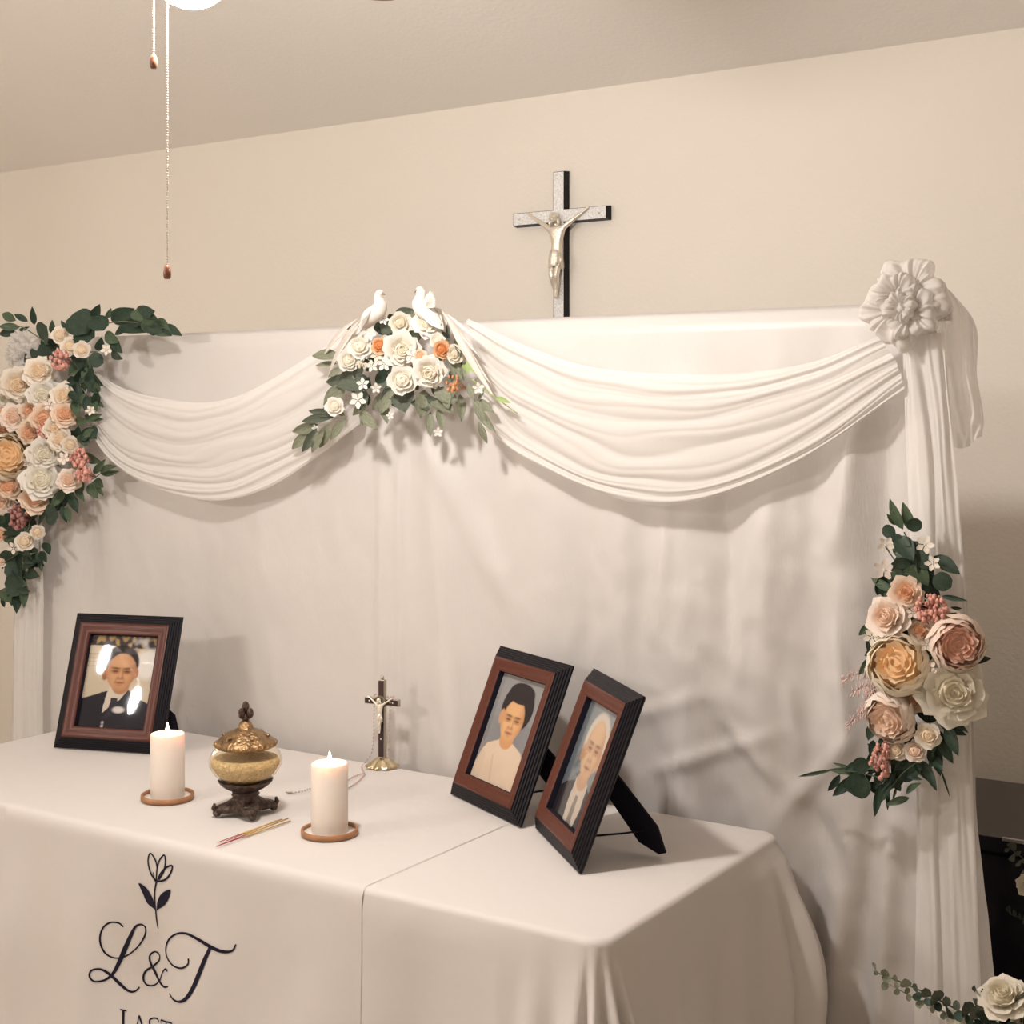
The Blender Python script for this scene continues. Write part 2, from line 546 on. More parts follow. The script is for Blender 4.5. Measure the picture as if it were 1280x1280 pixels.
# slanted ridges of the slack cloth beside and behind the table: start pixel, end pixel, amplitude, half width
SLANT = []
for a, b, A, w in [((1080, 1000), (1048, 1200), 0.030, 0.035), ((1112, 1050), (1098, 1290), 0.032, 0.03), ((1060, 930), (985, 1010), 0.018, 0.022), ((1040, 760), (1065, 930), 0.012, 0.02),
                   ((985, 860), (1005, 960), 0.012, 0.018), ((905, 900), (985, 985), 0.014, 0.018), ((830, 960), (960, 920), 0.012, 0.018), ((770, 900), (880, 870), 0.008, 0.02),
                   ((1015, 1010), (1075, 1130), -0.014, 0.03), ((940, 690), (925, 850), 0.010, 0.018), ((835, 640), (820, 800), 0.010, 0.025), ((545, 560), (625, 740), 0.016, 0.04),
                   ((345, 800), (340, 860), 0.006, 0.03), ((1075, 520), (1040, 700), 0.014, 0.03)]:
    SLANT.append((ony(*a, YB), ony(*b, YB), A, w))

def curtain_y(x, z):
    y = YB
    k = smooth(1.93, 1.45, z)
    for x0, A, w, dr in FOLDS:
        xc = x0 + dr * (1.3 - z)
        e = (x - xc) / (w * (1 + 0.35 * (1.4 - z)))
        if abs(e) < 3:
            y -= A * 1.1 * math.exp(-e * e) * k * (0.75 + 0.45 * noise.noise((x0 * 7, 0, z * 1.8)))
    for a, b, A, w in SLANT:
        dx, dz = b.x - a.x, b.z - a.z
        L2 = dx * dx + dz * dz
        t = ((x - a.x) * dx + (z - a.z) * dz) / L2
        if -0.3 < t < 1.3:
            px_, pz_ = a.x + dx * t - x, a.z + dz * t - z
            e = (px_ * px_ + pz_ * pz_) / (w * w)
            if e < 9:
                y -= A * math.exp(-e) * smooth(-0.3, 0.25, t) * smooth(1.3, 0.75, t)
    rr = smooth(-2.2, -1.2, x)
    y -= k * (0.006 + 0.010 * rr) * noise.fractal((x * 5.5 + 3, z * 2.6, 1.7), 1.0, 2.0, 3)
    y -= k * (0.0015 + 0.004 * rr) * noise.fractal((x * 16 + z * 5, z * 12, 4.7), 1.0, 2.0, 2)
    lim = YB - 0.042
    if z < 0.85 and TX0 - 0.1 < x < TX1 + 0.1:
        y = max(y, lim)
    return y

def build_curtain():
    nx, nz = 300, 150
    V = []
    rows = []
    # the hem wraps over the bar: short back flap, top, then the front
    for i in range(4):
        rows.append(('b', i / 4))
    for i in range(nz):
        rows.append(('f', i / (nz - 1)))
    for kind, t in rows:
        for j in range(nx):
            s = j / (nx - 1)
            if kind == 'b':
                z = 1.865 + 0.038 * t
                x = XBL - 0.05 + (XBR - XBL + 0.09) * s
                y = YB + 0.030 + 0.004 * (1 - t)
            else:
                z = 1.906 - 1.894 * t ** 1.0
                xl, xr = lerp_tab(ledge, z), lerp_tab(redge, z)
                x = xl + (xr - xl) * s
                y = curtain_y(x, z)
                if t < 0.02:
                    y = YB + 0.02 * (1 - t / 0.02)
            V.append((x, y, z))
    return V, grid_faces(len(rows), nx, True)
V_, F_ = build_curtain()
tag(obj('backdrop_curtain', V_, F_, SATIN), 'wide white satin curtain hung behind the table as a backdrop', 'curtain')

# ------------------------------------------------------------------ swags and side drapes
def drape(name, rows, Y0, amp, nfold, m, parent=None, na=70, nb=90, across='rows', seed=1, sag=0.03, sharp=1.0):
    """rows: pixel polylines; folds run along the polylines (across='rows') or along the columns"""
    P = [[ony(u, v, Y0) for u, v in r] for r in rows]
    V = []
    for i in range(na):
        t = i / (na - 1)
        # vector points of this row at every column knot
        knots = [cr([P[r][c] for r in range(len(P))], t) for c in range(len(P[0]))]
        for j in range(nb):
            s = j / (nb - 1)
            p = cr(knots, s)
            w, l = (t, s) if across == 'rows' else (s, t)
            ph = nfold * w + 0.55 * noise.noise((l * 2.2, w * 2.5, seed)) + 0.25 * noise.noise((l * 6, w * 6, seed + 5))
            rid = abs(math.sin(PI * ph)) ** sharp
            rid2 = 0.35 * abs(math.sin(PI * (ph * 2.3 + 0.7 * noise.noise((l * 3, w * 3, seed + 9)))))
            end = smooth(0, 0.03, w) * smooth(1, 0.97, w)
            y = -amp * (rid + rid2) * (0.3 + 0.7 * end) - sag * math.sin(PI * (s if across == 'rows' else 0)) ** 0.7
            V.append((p.x, p.y + y, p.z))
    return obj(name, V, grid_faces(na, nb, True), m, parent)

right_rows = [[(585, 398), (660, 432), (740, 458), (830, 467), (930, 466), (1020, 452), (1100, 420)],
              [(590, 420), (650, 462), (730, 492), (820, 505), (920, 500), (1020, 475), (1110, 435)],
              [(595, 450), (650, 500), (730, 535), (820, 550), (920, 540), (1025, 500), (1120, 450)],
              [(600, 490), (650, 545), (730, 585), (815, 600), (915, 590), (1030, 540), (1128, 470)],
              [(606, 535), (660, 572), (725, 603), (800, 628), (880, 625), (1000, 577), (1132, 488)]]
left_rows = [[(122, 466), (160, 486), (210, 498), (265, 503), (320, 488), (400, 440), (475, 395)],
             [(118, 480), (155, 512), (205, 530), (262, 537), (325, 522), (400, 480), (470, 420)],
             [(112, 500), (150, 540), (200, 562), (262, 570), (325, 556), (395, 520), (465, 450)],
             [(108, 515), (148, 566), (198, 590), (265, 600), (330, 585), (395, 550), (460, 490)],
             [(104, 525), (145, 577), (195, 607), (270, 625), (335, 612), (395, 575), (450, 530)]]
tag(drape('swag_drape', right_rows, YB - 0.055, 0.0085, 5.5, CHIFFON, seed=3, sag=0.02, na=110, nb=90),
    'sheer white swag hanging between the dove bouquet and the tulle rosette', 'drape', 'sheer swags on the backdrop')
tag(drape('swag_drape', left_rows, YB - 0.055, 0.0085, 5.0, CHIFFON, seed=11, sag=0.02, na=110, nb=90),
    'sheer white swag hanging between the large peach garland and the dove bouquet', 'drape', 'sheer swags on the backdrop')

def rosette(parent, c, R, seed):
    """knot of tulle: pleated puffs gathered at a middle point"""
    rnd = random.Random(seed)
    for lay, (rr, h, dx, dz, y0) in enumerate([(1.0, 0.42, 0.02, -0.02, 0.0), (0.74, 0.40, 0.20, 0.34, -0.10), (0.70, 0.40, -0.26, -0.16, -0.14), (0.62, 0.42, 0.24, -0.22, -0.20), (0.52, 0.40, -0.10, 0.22, -0.30), (0.36, 0.36, 0.04, -0.10, -0.46)]):
        nr, na = 22, 150
        V = []
        p0 = rnd.uniform(0, 6)
        for i in range(nr):
            q = i / (nr - 1)
            for j in range(na):
                a = 2 * PI * j / na
                w = 2.2 * noise.noise((math.cos(a) * 1.3, math.sin(a) * 1.3, seed + lay * 3))
                edge = 1 + 0.12 * math.sin(4 * a + p0 + w) + 0.06 * math.sin(9 * a + 2 * p0)
                # the puff bulges forward, then tucks back behind itself
                rad = R * rr * edge * math.sin(q * PI * 0.62) / math.sin(PI * 0.5)
                y = -R * h * (math.sin(PI * min(1, q * 1.05)) ** 0.8) * (1 + 0.3 * noise.noise((math.cos(a) * 2, math.sin(a) * 2, lay)))
                pl = (math.sin(13 * a + 3 * w + p0) + 0.6 * math.sin(23 * a + 5 * w)) * R * 0.040 * math.sin(PI * min(1, q * 1.02)) ** 0.6
                rad += pl * 0.35
                V.append(Vector(c) + Vector((dx * R + rad * math.cos(a), y0 * R + y - pl, dz * R + rad * math.sin(a))))
        Fc = []
        for i in range(nr - 1):
            for j in range(na):
                e = (j + 1) % na
                Fc.append((i * na + j, i * na + e, (i + 1) * na + e, (i + 1) * na + j))
        obj('ruffle', V, Fc, TULLE, parent)

# right side drape: falling panel, loop of tulle behind the knot, rosette
sd = thing('side_drape', 'long sheer side drape with tulle rosette falling behind the small peach spray', 'drape', ony(1165, 1500, YB - 0.06), 'knotted side drapes')
drape('panel', [[(1128, 420), (1150, 420), (1180, 415)], [(1133, 560), (1162, 560), (1193, 560)], [(1140, 750), (1175, 750), (1208, 750)],
                [(1146, 1000), (1183, 1000), (1217, 1000)], [(1143, 1280), (1190, 1280), (1228, 1280)], [(1142, 1515), (1195, 1515), (1236, 1515)]],
      YB - 0.045, 0.011, 2.2, CHIFFON, sd, na=90, nb=48, across='cols', seed=21, sag=0)
drape('loop_tail', [[(1165, 345), (1180, 352), (1190, 365)], [(1168, 400), (1196, 390), (1221, 408)], [(1176, 470), (1200, 470), (1222, 470)],
                    [(1184, 530), (1206, 520), (1230, 520)], [(1186, 556), (1208, 560), (1228, 545)]],
      YB + 0.01, 0.018, 2.0, TULLE, sd, na=50, nb=30, across='cols', seed=25, sag=0)
rosette(sd, ony(1134, 381, YB - 0.06), 0.086, 3)
sl = thing('side_drape', 'long sheer side drape with tulle rosette falling behind the large peach garland', 'drape', ony(38, 1270, YB - 0.06), 'knotted side drapes')
drape('panel', [[(27, 440), (38, 440), (50, 440)], [(22, 600), (38, 600), (54, 600)], [(20, 750), (38, 750), (56, 750)], [(17, 930), (36, 930), (55, 930)], [(14, 1265), (36, 1265), (56, 1265)]],
      YB - 0.045, 0.014, 2.6, CHIFFON, sl, na=70, nb=40, across='cols', seed=31, sag=0)
rosette(sl, ony(36, 438, YB - 0.05), 0.072, 8)

# ------------------------------------------------------------------ table, tablecloth, runner
tb = thing('folding_table', 'folding table completely covered by the white tablecloth', 'table', ((TX0 + TX1) / 2, (TY0 + TY1) / 2, 0))
MB().box((TX0 + 0.012, TY0 + 0.012, ZT - 0.05), (TX1 - 0.012, TY1 - 0.012, ZT - 0.004), 0.01).build('tabletop', TABLEP, tb)
for x in (TX0 + 0.25, TX1 - 0.25):
    for y in (TY0 + 0.1, TY1 - 0.1):
        MB().tube([(x, y, 0.0), (x, y, ZT - 0.05)], 0.014, 10).build('leg', POLE, tb)

def front_disp(x, q):
    """outward bulge of the front drop, q = metres below the table edge"""
    k = smooth(0.0, 0.35, q)
    w = 0.013 * math.sin(x * 9.0 + 0.6) + 0.009 * math.sin(x * 17.0 + 2.0) + 0.022 * noise.noise((x * 5, q * 2.0, 2.0)) + 0.008 * noise.noise((x * 13, q * 4.0, 6.0))
    e = (x + 2.83) / 0.05
    w += 0.022 * math.exp(-e * e)
    return 0.004 + 0.012 * q + k * w

def build_cloth():
    RC, RHO = 0.045, 0.014
    pts = []    # (x, y, nx, ny, s, region)
    def arc(cx, cy, a0, a1, n, reg):
        for i in range(n + 1):
            a = a0 + (a1 - a0) * i / n
            pts.append([cx + RC * math.cos(a), cy + RC * math.sin(a), math.cos(a), math.sin(a), reg])
    def line(x0, y0, x1, y1, nx, ny, n, reg):
        for i in range(1, n):
            t = i / n
            pts.append([x0 + (x1 - x0) * t, y0 + (y1 - y0) * t, nx, ny, reg])
    a, b, c, d = TX0, TX1, TY0, TY1
    arc(a + RC, d - RC, PI / 2, PI, 8, 'bl'); line(a, d - RC, a, c + RC, -1, 0, 30, 'left')
    arc(a + RC, c + RC, PI, 1.5 * PI, 10, 'fl'); line(a + RC, c, b - RC, c, 0, -1, 150, 'front')
    arc(b - RC, c + RC, 1.5 * PI, 2 * PI, 26, 'fr'); line(b, c + RC, b, d - RC, 1, 0, 60, 'right')
    arc(b - RC, d - RC, 0, PI / 2, 22, 'br'); line(b - RC, d, a + RC, d, 0, 1, 100, 'back')
    n = len(pts)
    V, Fc = [], []
    ctr = Vector(((a + b) / 2, (c + d) / 2))
    # top rings, centre first
    rings = [0.02, 0.2, 0.4, 0.6, 0.8, 0.93]
    for k in rings:
        for x, y, nx, ny, r in pts:
            X, Y = ctr.x + (x - ctr.x) * k, ctr.y + (y - ctr.y) * k
            V.append((X, Y, ZT))
    for i in range(5):
        th = PI / 2 * i / 4
        for x, y, nx, ny, r in pts:
            o = -RHO + RHO * math.sin(th)
            V.append((x + nx * o, y + ny * o, ZT - RHO * (1 - math.cos(th))))
    ND = 26
    D = ZT - RHO - 0.012
    sacc = 0
    arcs = []
    for i in range(n):
        if i:
            sacc += math.hypot(pts[i][0] - pts[i - 1][0], pts[i][1] - pts[i - 1][1])
        arcs.append(sacc)
    for lv in range(1, ND + 1):
        q = D * lv / ND
        for i, (x, y, nx, ny, r) in enumerate(pts):
            if r == 'front':
                o = front_disp(x, q)
                e = smooth(TX1 - 0.28, TX1 - 0.05, x)
                o = o * (1 - e) + e * (0.02 * q + smooth(0.0, 0.25, q) * (0.017 * math.sin((x - TX1) * 75) + 0.02))
            elif r == 'fr':
                t = math.atan2(ny, nx)
                o = 0.02 * q + smooth(0.0, 0.22, q) * (0.030 + 0.026 * math.sin(t * 11 + 1.2))
            elif r == 'right':
                t = (y - TY0) / (TY1 - TY0)
                o = 0.01 + 0.03 * q + smooth(0, 0.4, q) * (0.010 * math.sin(y * 26) + 0.008 * math.sin(y * 47 + 1))
                o += smooth(0.55, 1.0, t) * 0.085 * math.sin(PI * min(1, q / 0.62)) ** 0.9
                o += smooth(0.70, 0.95, t) * 0.050 * (abs(math.sin(y * 36 + 1.6 * q)) - 0.5) * smooth(0.02, 0.22, q)
                o += 0.010 * noise.noise((y * 7, q * 5, 3)) * smooth(0, 0.3, q)
            elif r == 'br':
                t = math.atan2(ny, nx) / (PI / 2)
                o = 0.01 + 0.085 * (1 - t) * math.sin(PI * min(1, q / 0.62)) ** 0.9 + 0.006 * q
            elif r in ('left', 'fl'):
                o = 0.01 + 0.03 * q + smooth(0, 0.4, q) * 0.012 * math.sin((x + y) * 30)
            else:
                o = 0.004
            V.append((x + nx * o, y + ny * o, ZT - RHO - q))
    NR = len(rings) + 5 + ND
    for i in range(NR - 1):
        for j in range(n):
            k = (j + 1) % n
            Fc.append((i * n + j, (i + 1) * n + j, (i + 1) * n + k, i * n + k))
    Fc.append(tuple(range(n)))
    return V, Fc
V_, F_ = build_cloth()
tag(obj('tablecloth', V_, F_, COTTON), 'white cotton tablecloth draped over the table down to the floor', 'tablecloth')

RX0, RX1 = -2.856, -1.776
def runner_point(x, l):
    """l: metres from the back edge along the runner, over the top and down the front"""
    r = 0.014
    top = 2.90 - TY0 - r
    if l < top:
        return (x, 2.90 - l, ZT + 0.0009 + 0.0008 * noise.noise((x * 8, l * 8, 0)))
    q = l - top
    if q < r * PI / 2:
        th = q / r
        return (x, TY0 - 0.0011 * math.sin(th) + r * (1 - math.sin(th)) - 0.0, ZT + 0.0009 - r * (1 - math.cos(th)))
    q = q - r * PI / 2
    return (x, TY0 - 0.0011 - front_disp(x, q) * smooth(-0.02, 0.02, q), ZT - r - q)
def build_runner():
    nx, nl = 90, 96
    Lt = (2.90 - TY0) + 0.68
    ls = [0.0, 0.15, 0.3, 0.45, 0.6, 0.68] + [0.695 + (Lt - 0.695) * i / (nl - 7) for i in range(nl - 6)]
    V = [runner_point(RX0 + (RX1 - RX0) * j / (nx - 1), l) for l in ls for j in range(nx)]
    return V, grid_faces(len(ls), nx, True)
rn = thing('table_runner', 'white table runner printed with a tulip and dark script lettering', 'table runner', (-2.3, 2.5, ZT))
V_, F_ = build_runner()
obj('cloth', V_, F_, RUNNER, rn)
# printing: strokes given in zoom units, laid on the runner front
def pp(x, y):
    p = ony(x / 3.0476, 1000 + y / 3.0476, TY0 - 0.01)
    q = ZT - 0.014 - p.z
    for _ in range(2):
        p = ony(x / 3.0476, 1000 + y / 3.0476, TY0 - 0.0011 - front_disp(p.x, q))
        q = ZT - 0.014 - p.z
    return p
def put(p):
    q = ZT - 0.014 - p.z
    return Vector((p.x, TY0 - 0.0022 - front_disp(p.x, q), p.z))
def stroke(pts, wd, mb, n=14):
    P = [pp(x, y) for x, y in pts]
    P2 = [Vector((p.x, 0, p.z)) for p in P]
    Wd = [Vector((w, 0, 0)) for w in (wd if hasattr(wd, '__len__') else [wd] * len(P))]
    N = (len(P) - 1) * n
    L, R = [], []
    for i in range(N + 1):
        t = i / N
        p = cr(P2, t)
        d = (cr(P2, min(1, t + 0.002)) - cr(P2, max(0, t - 0.002))).normalized()
        nn = Vector((-d.z, 0, d.x))
        w = max(0.0004, cr(Wd, t).x) * 0.00058
        L.append(put(p + nn * w)); R.append(put(p - nn * w))
    V = L + R
    k = N + 1
    mb.add(V, [(i, i + 1, k + i + 1, k + i) for i in range(N)])
def blob(pts, mb, n=8):
    P2 = [Vector((p.x, 0, p.z)) for p in [pp(x, y) for x, y in pts]]
    N = (len(P2) - 1) * n
    V = [put(cr(P2, i / N)) for i in range(N)]
    c = sum(V, Vector()) / N
    mb.add(V + [put(c)], [(i, (i + 1) % N, N) for i in range(N)])
b = MB()
stroke([(595, 310), (574, 275), (565, 232), (573, 203), (590, 222), (599, 252), (597, 285), (596, 308)], [4, 4, 3.5, 3, 3.5, 3.5, 3, 3], b)
stroke([(597, 308), (599, 262), (609, 228), (627, 210), (631, 240), (624, 272), (606, 304)], [3, 3, 3, 3, 4, 4, 3], b)
stroke([(600, 311), (611, 282), (634, 257), (657, 251), (650, 280), (630, 303), (602, 311)], [3, 3, 3.5, 3.5, 4, 4, 3], b)
stroke([(597, 310), (591, 345), (591, 385), (595, 430), (598, 460), (603, 489)], [4, 3.5, 3.5, 3.5, 3.5, 2.5], b)
stroke([(584, 275), (588, 292), (594, 305)], 2, b)
stroke([(612, 290), (606, 298), (600, 308)], 2, b)
b.build('tulip_print', INK, rn)
b = MB(); blob([(592, 418), (562, 392), (545, 355), (529, 316), (558, 334), (580, 368), (589, 395), (592, 418)], b); b.build('tulip_leaf_print', INK, rn)
b = MB(); blob([(598, 420), (601, 385), (618, 355), (650, 341), (645, 372), (628, 400), (598, 420)], b); b.build('tulip_leaf_print', INK, rn)
b = MB()
stroke([(471, 482), (452, 468), (420, 467), (393, 487), (381, 525), (388, 565), (410, 592), (445, 602), (485, 592), (525, 560), (552, 518), (555, 487), (540, 474), (518, 482), (500, 515), (478, 565), (455, 617), (430, 660), (398, 686), (362, 691), (343, 672), (350, 649), (380, 645), (415, 665), (455, 700), (490, 727), (515, 728), (533, 712)],
       [4, 3.5, 3.5, 3.5, 4, 4, 3.5, 3, 3, 3, 4, 4, 3.5, 5, 8, 10, 9, 6, 4, 3.5, 4, 3.5, 4, 6, 7, 5, 3.5, 3], b)
b.build('lettering', INK, rn)
b = MB()
stroke([(641, 710), (625, 712), (608, 695), (590, 655), (573, 617), (572, 592), (589, 578), (606, 588), (606, 610), (585, 632), (556, 652), (547, 680), (560, 703), (585, 706), (605, 690), (617, 660), (628, 645), (638, 650)],
       [3, 4, 6, 8, 6, 4, 3, 3.5, 3.5, 4, 4.5, 5, 4, 3, 3, 3, 3.5, 5], b)
b.build('lettering', INK, rn)
b = MB()
stroke([(719, 603), (716, 626), (692, 640), (660, 630), (637, 600), (632, 565), (645, 530), (675, 509), (712, 509), (755, 530), (805, 560), (850, 577), (885, 574), (900, 550)],
       [4, 3.5, 3.5, 3.5, 3.5, 4, 4, 3.5, 4.5, 6, 7, 6, 4, 3], b)
stroke([(804, 558), (782, 605), (760, 660), (735, 718), (708, 757), (683, 768), (660, 758), (646, 737)], [7, 9, 10, 9, 7, 4.5, 3.5, 3], b)
b.build('lettering', INK, rn)
b = MB()
stroke([(468, 803), (467, 840), (466, 885)], 5, b); stroke([(455, 799), (481, 805)], 2.5, b); stroke([(453, 881), (480, 889), (508, 897), (511, 880)], [2.5, 3, 3, 2.5], b)
b.build('lettering', INK, rn)
b = MB()
stroke([(531, 820), (522, 860), (514, 893)], 2.5, b); stroke([(531, 820), (544, 862), (556, 906)], 4.5, b); stroke([(520, 872), (549, 880)], 2.2, b)
b.build('lettering', INK, rn)
b = MB()
stroke([(604, 846), (598, 835), (584, 831), (571, 838), (572, 855), (588, 868), (603, 882), (602, 902), (587, 909), (571, 902), (566, 888)], [4, 3, 3, 3.5, 4.5, 5, 4.5, 3.5, 3, 3, 4], b)
b.build('lettering', INK, rn)
b = MB()
stroke([(612, 851), (613, 839), (633, 844), (655, 850), (654, 862)], [2.5, 3, 3, 3, 2.5], b); stroke([(634, 846), (633, 880), (632, 920)], 4.5, b)
b.build('lettering', INK, rn)

# ------------------------------------------------------------------ wall crucifix
def figure(height, arm_up=0.30, twist=0.03):
    """small hanging corpus, one continuous skinned body; origin at the hands' height centre, -Y is forward, unit height"""
    J = {  # name: (x, y, z, r)
        'pelvis': (0.0, -0.075, -0.42, 0.062), 'waist': (0.012, -0.075, -0.33, 0.050), 'chest': (0.004, -0.085, -0.22, 0.070), 'neck': (0.0, -0.09, -0.125, 0.030),
        'head0': (-0.012, -0.105, -0.075, 0.044), 'head1': (-0.022, -0.112, -0.025, 0.046), 'head2': (-0.026, -0.106, 0.012, 0.026),
        'shL': (-0.075, -0.08, -0.155, 0.036), 'elL': (-0.20, -0.055, -0.075, 0.026), 'wrL': (-0.315, -0.045, 0.0, 0.018), 'haL': (-0.36, -0.042, 0.03, 0.020), 'fiL': (-0.395, -0.045, 0.052, 0.010),
        'shR': (0.08, -0.08, -0.15, 0.036), 'elR': (0.20, -0.055, -0.065, 0.026), 'wrR': (0.315, -0.045, 0.01, 0.018), 'haR': (0.36, -0.042, 0.04, 0.020), 'fiR': (0.395, -0.045, 0.062, 0.010),
        'hipL': (-0.042, -0.078, -0.48, 0.046), 'knL': (-0.034, -0.125, -0.66, 0.036), 'caL': (-0.026, -0.10, -0.74, 0.032), 'anL': (-0.008, -0.072, -0.85, 0.020), 'toL': (-0.006, -0.095, -0.915, 0.018),
        'hipR': (0.042, -0.078, -0.48, 0.046), 'knR': (0.030, -0.130, -0.66, 0.036), 'caR': (0.024, -0.105, -0.74, 0.032), 'anR': (0.012, -0.098, -0.85, 0.020), 'toR': (0.014, -0.125, -0.905, 0.018)}
    E_ = [('pelvis', 'waist'), ('waist', 'chest'), ('chest', 'neck'), ('neck', 'head0'), ('head0', 'head1'), ('head1', 'head2'),
          ('chest', 'shL'), ('shL', 'elL'), ('elL', 'wrL'), ('wrL', 'haL'), ('haL', 'fiL'), ('chest', 'shR'), ('shR', 'elR'), ('elR', 'wrR'), ('wrR', 'haR'), ('haR', 'fiR'),
          ('pelvis', 'hipL'), ('hipL', 'knL'), ('knL', 'caL'), ('caL', 'anL'), ('anL', 'toL'), ('pelvis', 'hipR'), ('hipR', 'knR'), ('knR', 'caR'), ('caR', 'anR'), ('anR', 'toR')]
    names = list(J)
    S = 10.0
    me = bpy.data.meshes.new('corpus_skeleton')
    me.from_pydata([(J[n][0] * S, J[n][1] * S, J[n][2] * S) for n in names], [(names.index(a), names.index(b)) for a, b in E_], [])
    o = bpy.data.objects.new('corpus_skeleton', me)
    COL.objects.link(o)
    sk = o.modifiers.new('skin', 'SKIN')
    for i, n in enumerate(names):
        sv = me.skin_vertices[0].data[i]
        sv.radius = (J[n][3] * S, J[n][3] * S)
        sv.use_root = (n == 'pelvis')
    ss = o.modifiers.new('sub', 'SUBSURF'); ss.levels = 2; ss.render_levels = 2
    dg = bpy.context.evaluated_depsgraph_get()
    dg.update()
    ev = bpy.data.meshes.new_from_object(o.evaluated_get(dg))
    bpy.data.objects.remove(o)
    bpy.data.meshes.remove(me)
    ev.transform(Matrix.Scale(height / S, 4))
    ev.polygons.foreach_set('use_smooth', [True] * len(ev.polygons))
    ev.name = 'corpus'
    return ev

def loincloth(h):
    b = MB()
    V, Fc = [], []
    prof = [(0.058, -0.385), (0.073, -0.41), (0.079, -0.45), (0.086, -0.50), (0.088, -0.55), (0.080, -0.585)]
    n = 28
    for i, (r, z) in enumerate(prof):
        for j in range(n):
            a = 2 * PI * j / n
            k = 1 + 0.07 * math.sin(a * 7 + i * 0.8) + 0.05 * math.sin(a * 3)
            V.append((r * k * math.cos(a) * h, (-0.085 + r * 0.85 * k * math.sin(a)) * h, (z - (0.02 * math.sin(a * 2 + 1) if i > 3 else 0)) * h))
    for i in range(len(prof) - 1):
        for j in range(n):
            k = (j + 1) % n
            Fc.append((i * n + j, i * n + k, (i + 1) * n + k, (i + 1) * n + j))
    b.add(V, Fc)
    # knot at the hip
    b.tube([(0.07 * h, -0.13 * h, -0.43 * h), (0.095 * h, -0.135 * h, -0.50 * h), (0.085 * h, -0.14 * h, -0.58 * h)], [0.014 * h, 0.022 * h, 0.012 * h], 8)
    return b

def hair(h):
    b = MB()
    b.ball((-0.021 * h, -0.096 * h, -0.030 * h), (0.058 * h, 0.052 * h, 0.062 * h), 14, 10)
    for sx in (-1, 1):
        b.tube([(-0.02 * h + sx * 0.042 * h, -0.10 * h, -0.03 * h), (-0.012 * h + sx * 0.056 * h, -0.10 * h, -0.09 * h), (sx * 0.05 * h, -0.10 * h, -0.14 * h)], [0.02 * h, 0.02 * h, 0.008 * h], 8)
    return b

def face(h):
    b = MB()
    c = Vector((-0.020, -0.128, -0.045)) * h
    b.ball(c, (0.036 * h, 0.036 * h, 0.050 * h), 12, 10)
    b.tube([c + Vector((0, -0.034, 0.012)) * h, c + Vector((0, -0.046, -0.010)) * h], [0.004 * h, 0.009 * h], 6)
    b.tube([c + Vector((-0.012, -0.034, -0.026)) * h, c + Vector((0.012, -0.034, -0.026)) * h], 0.004 * h, 6)
    for sx in (-1, 1):
        b.tube([c + Vector((sx * 0.006, -0.036, 0.014)) * h, c + Vector((sx * 0.022, -0.030, 0.014)) * h], 0.004 * h, 6)
    b.tube([c + Vector((0, -0.020, -0.036)) * h, c + Vector((0, -0.018, -0.062)) * h], [0.024 * h, 0.008 * h], 8)
    return b

def corpus(parent, loc, height, m):
    o = link('corpus', figure(height), parent, Matrix.Translation(loc))
    o.data.materials.append(m)
    for nm, fn in (('loincloth', loincloth), ('hair', hair), ('face', face)):
        b_ = fn(height)
        link(nm, mesh(nm, b_.v, b_.f, m), o)
    return o

CX, CZ = ony(698.5, 270, YW - 0.03).x, ony(698.5, 270, YW - 0.03).z
cx = thing('wall_crucifix', 'large black crucifix with pearly inlay and silver figure on the wall', 'crucifix', (CX, YW, CZ))
t_ = 0.031
K_ = 1.03
CW = 0.0247
cross_out = [(-CW, -0.515), (CW, -0.515), (CW, -CW), (0.1905, -CW), (0.1905, CW), (CW, CW), (CW, 0.156), (-CW, 0.156), (-CW, CW), (-0.1905, CW), (-0.1905, -CW), (-CW, -CW)]
def prism_y(out, y0, y1, inset=0.0):
    n = len(out)
    def ins(i):
        x, z = out[i]
        return (x - math.copysign(inset, x), z - math.copysign(inset, z) if abs(abs(z) - CW) < 1e-6 or i in (0, 1, 6, 7) else z)
    V = [(x, y0, z) for x, z in out] + [(ins(i)[0], y1, ins(i)[1]) for i in range(n)]
    return V, [tuple(range(n)), tuple(range(n, 2 * n))[::-1]] + [(i, n + i, n + (i + 1) % n, (i + 1) % n) for i in range(n)]
V_, F_ = prism_y(cross_out, 0.0, -t_, 0.003)
obj('cross_board', V_, F_, BLACKW, cx, False, True)
in_out = [(math.copysign(abs(x) - 0.0045, x), (z - math.copysign(0.0045, z))) for x, z in cross_out]
V_, F_ = prism_y(in_out, -t_ + 0.001, -t_ - 0.0015, 0.0005)
obj('inlay', V_, F_, PEARL, cx, False, True)
for x in (-0.160, 0.160):
    b = MB(); b.ball((x, -t_ - 0.002, 0.0), (0.005, 0.003, 0.005), 8, 6); b.build('stud', SILVER, cx, True, True)
corpus(cx, (0.0, -t_ + 0.008, 0.002), 0.314, SILVER)

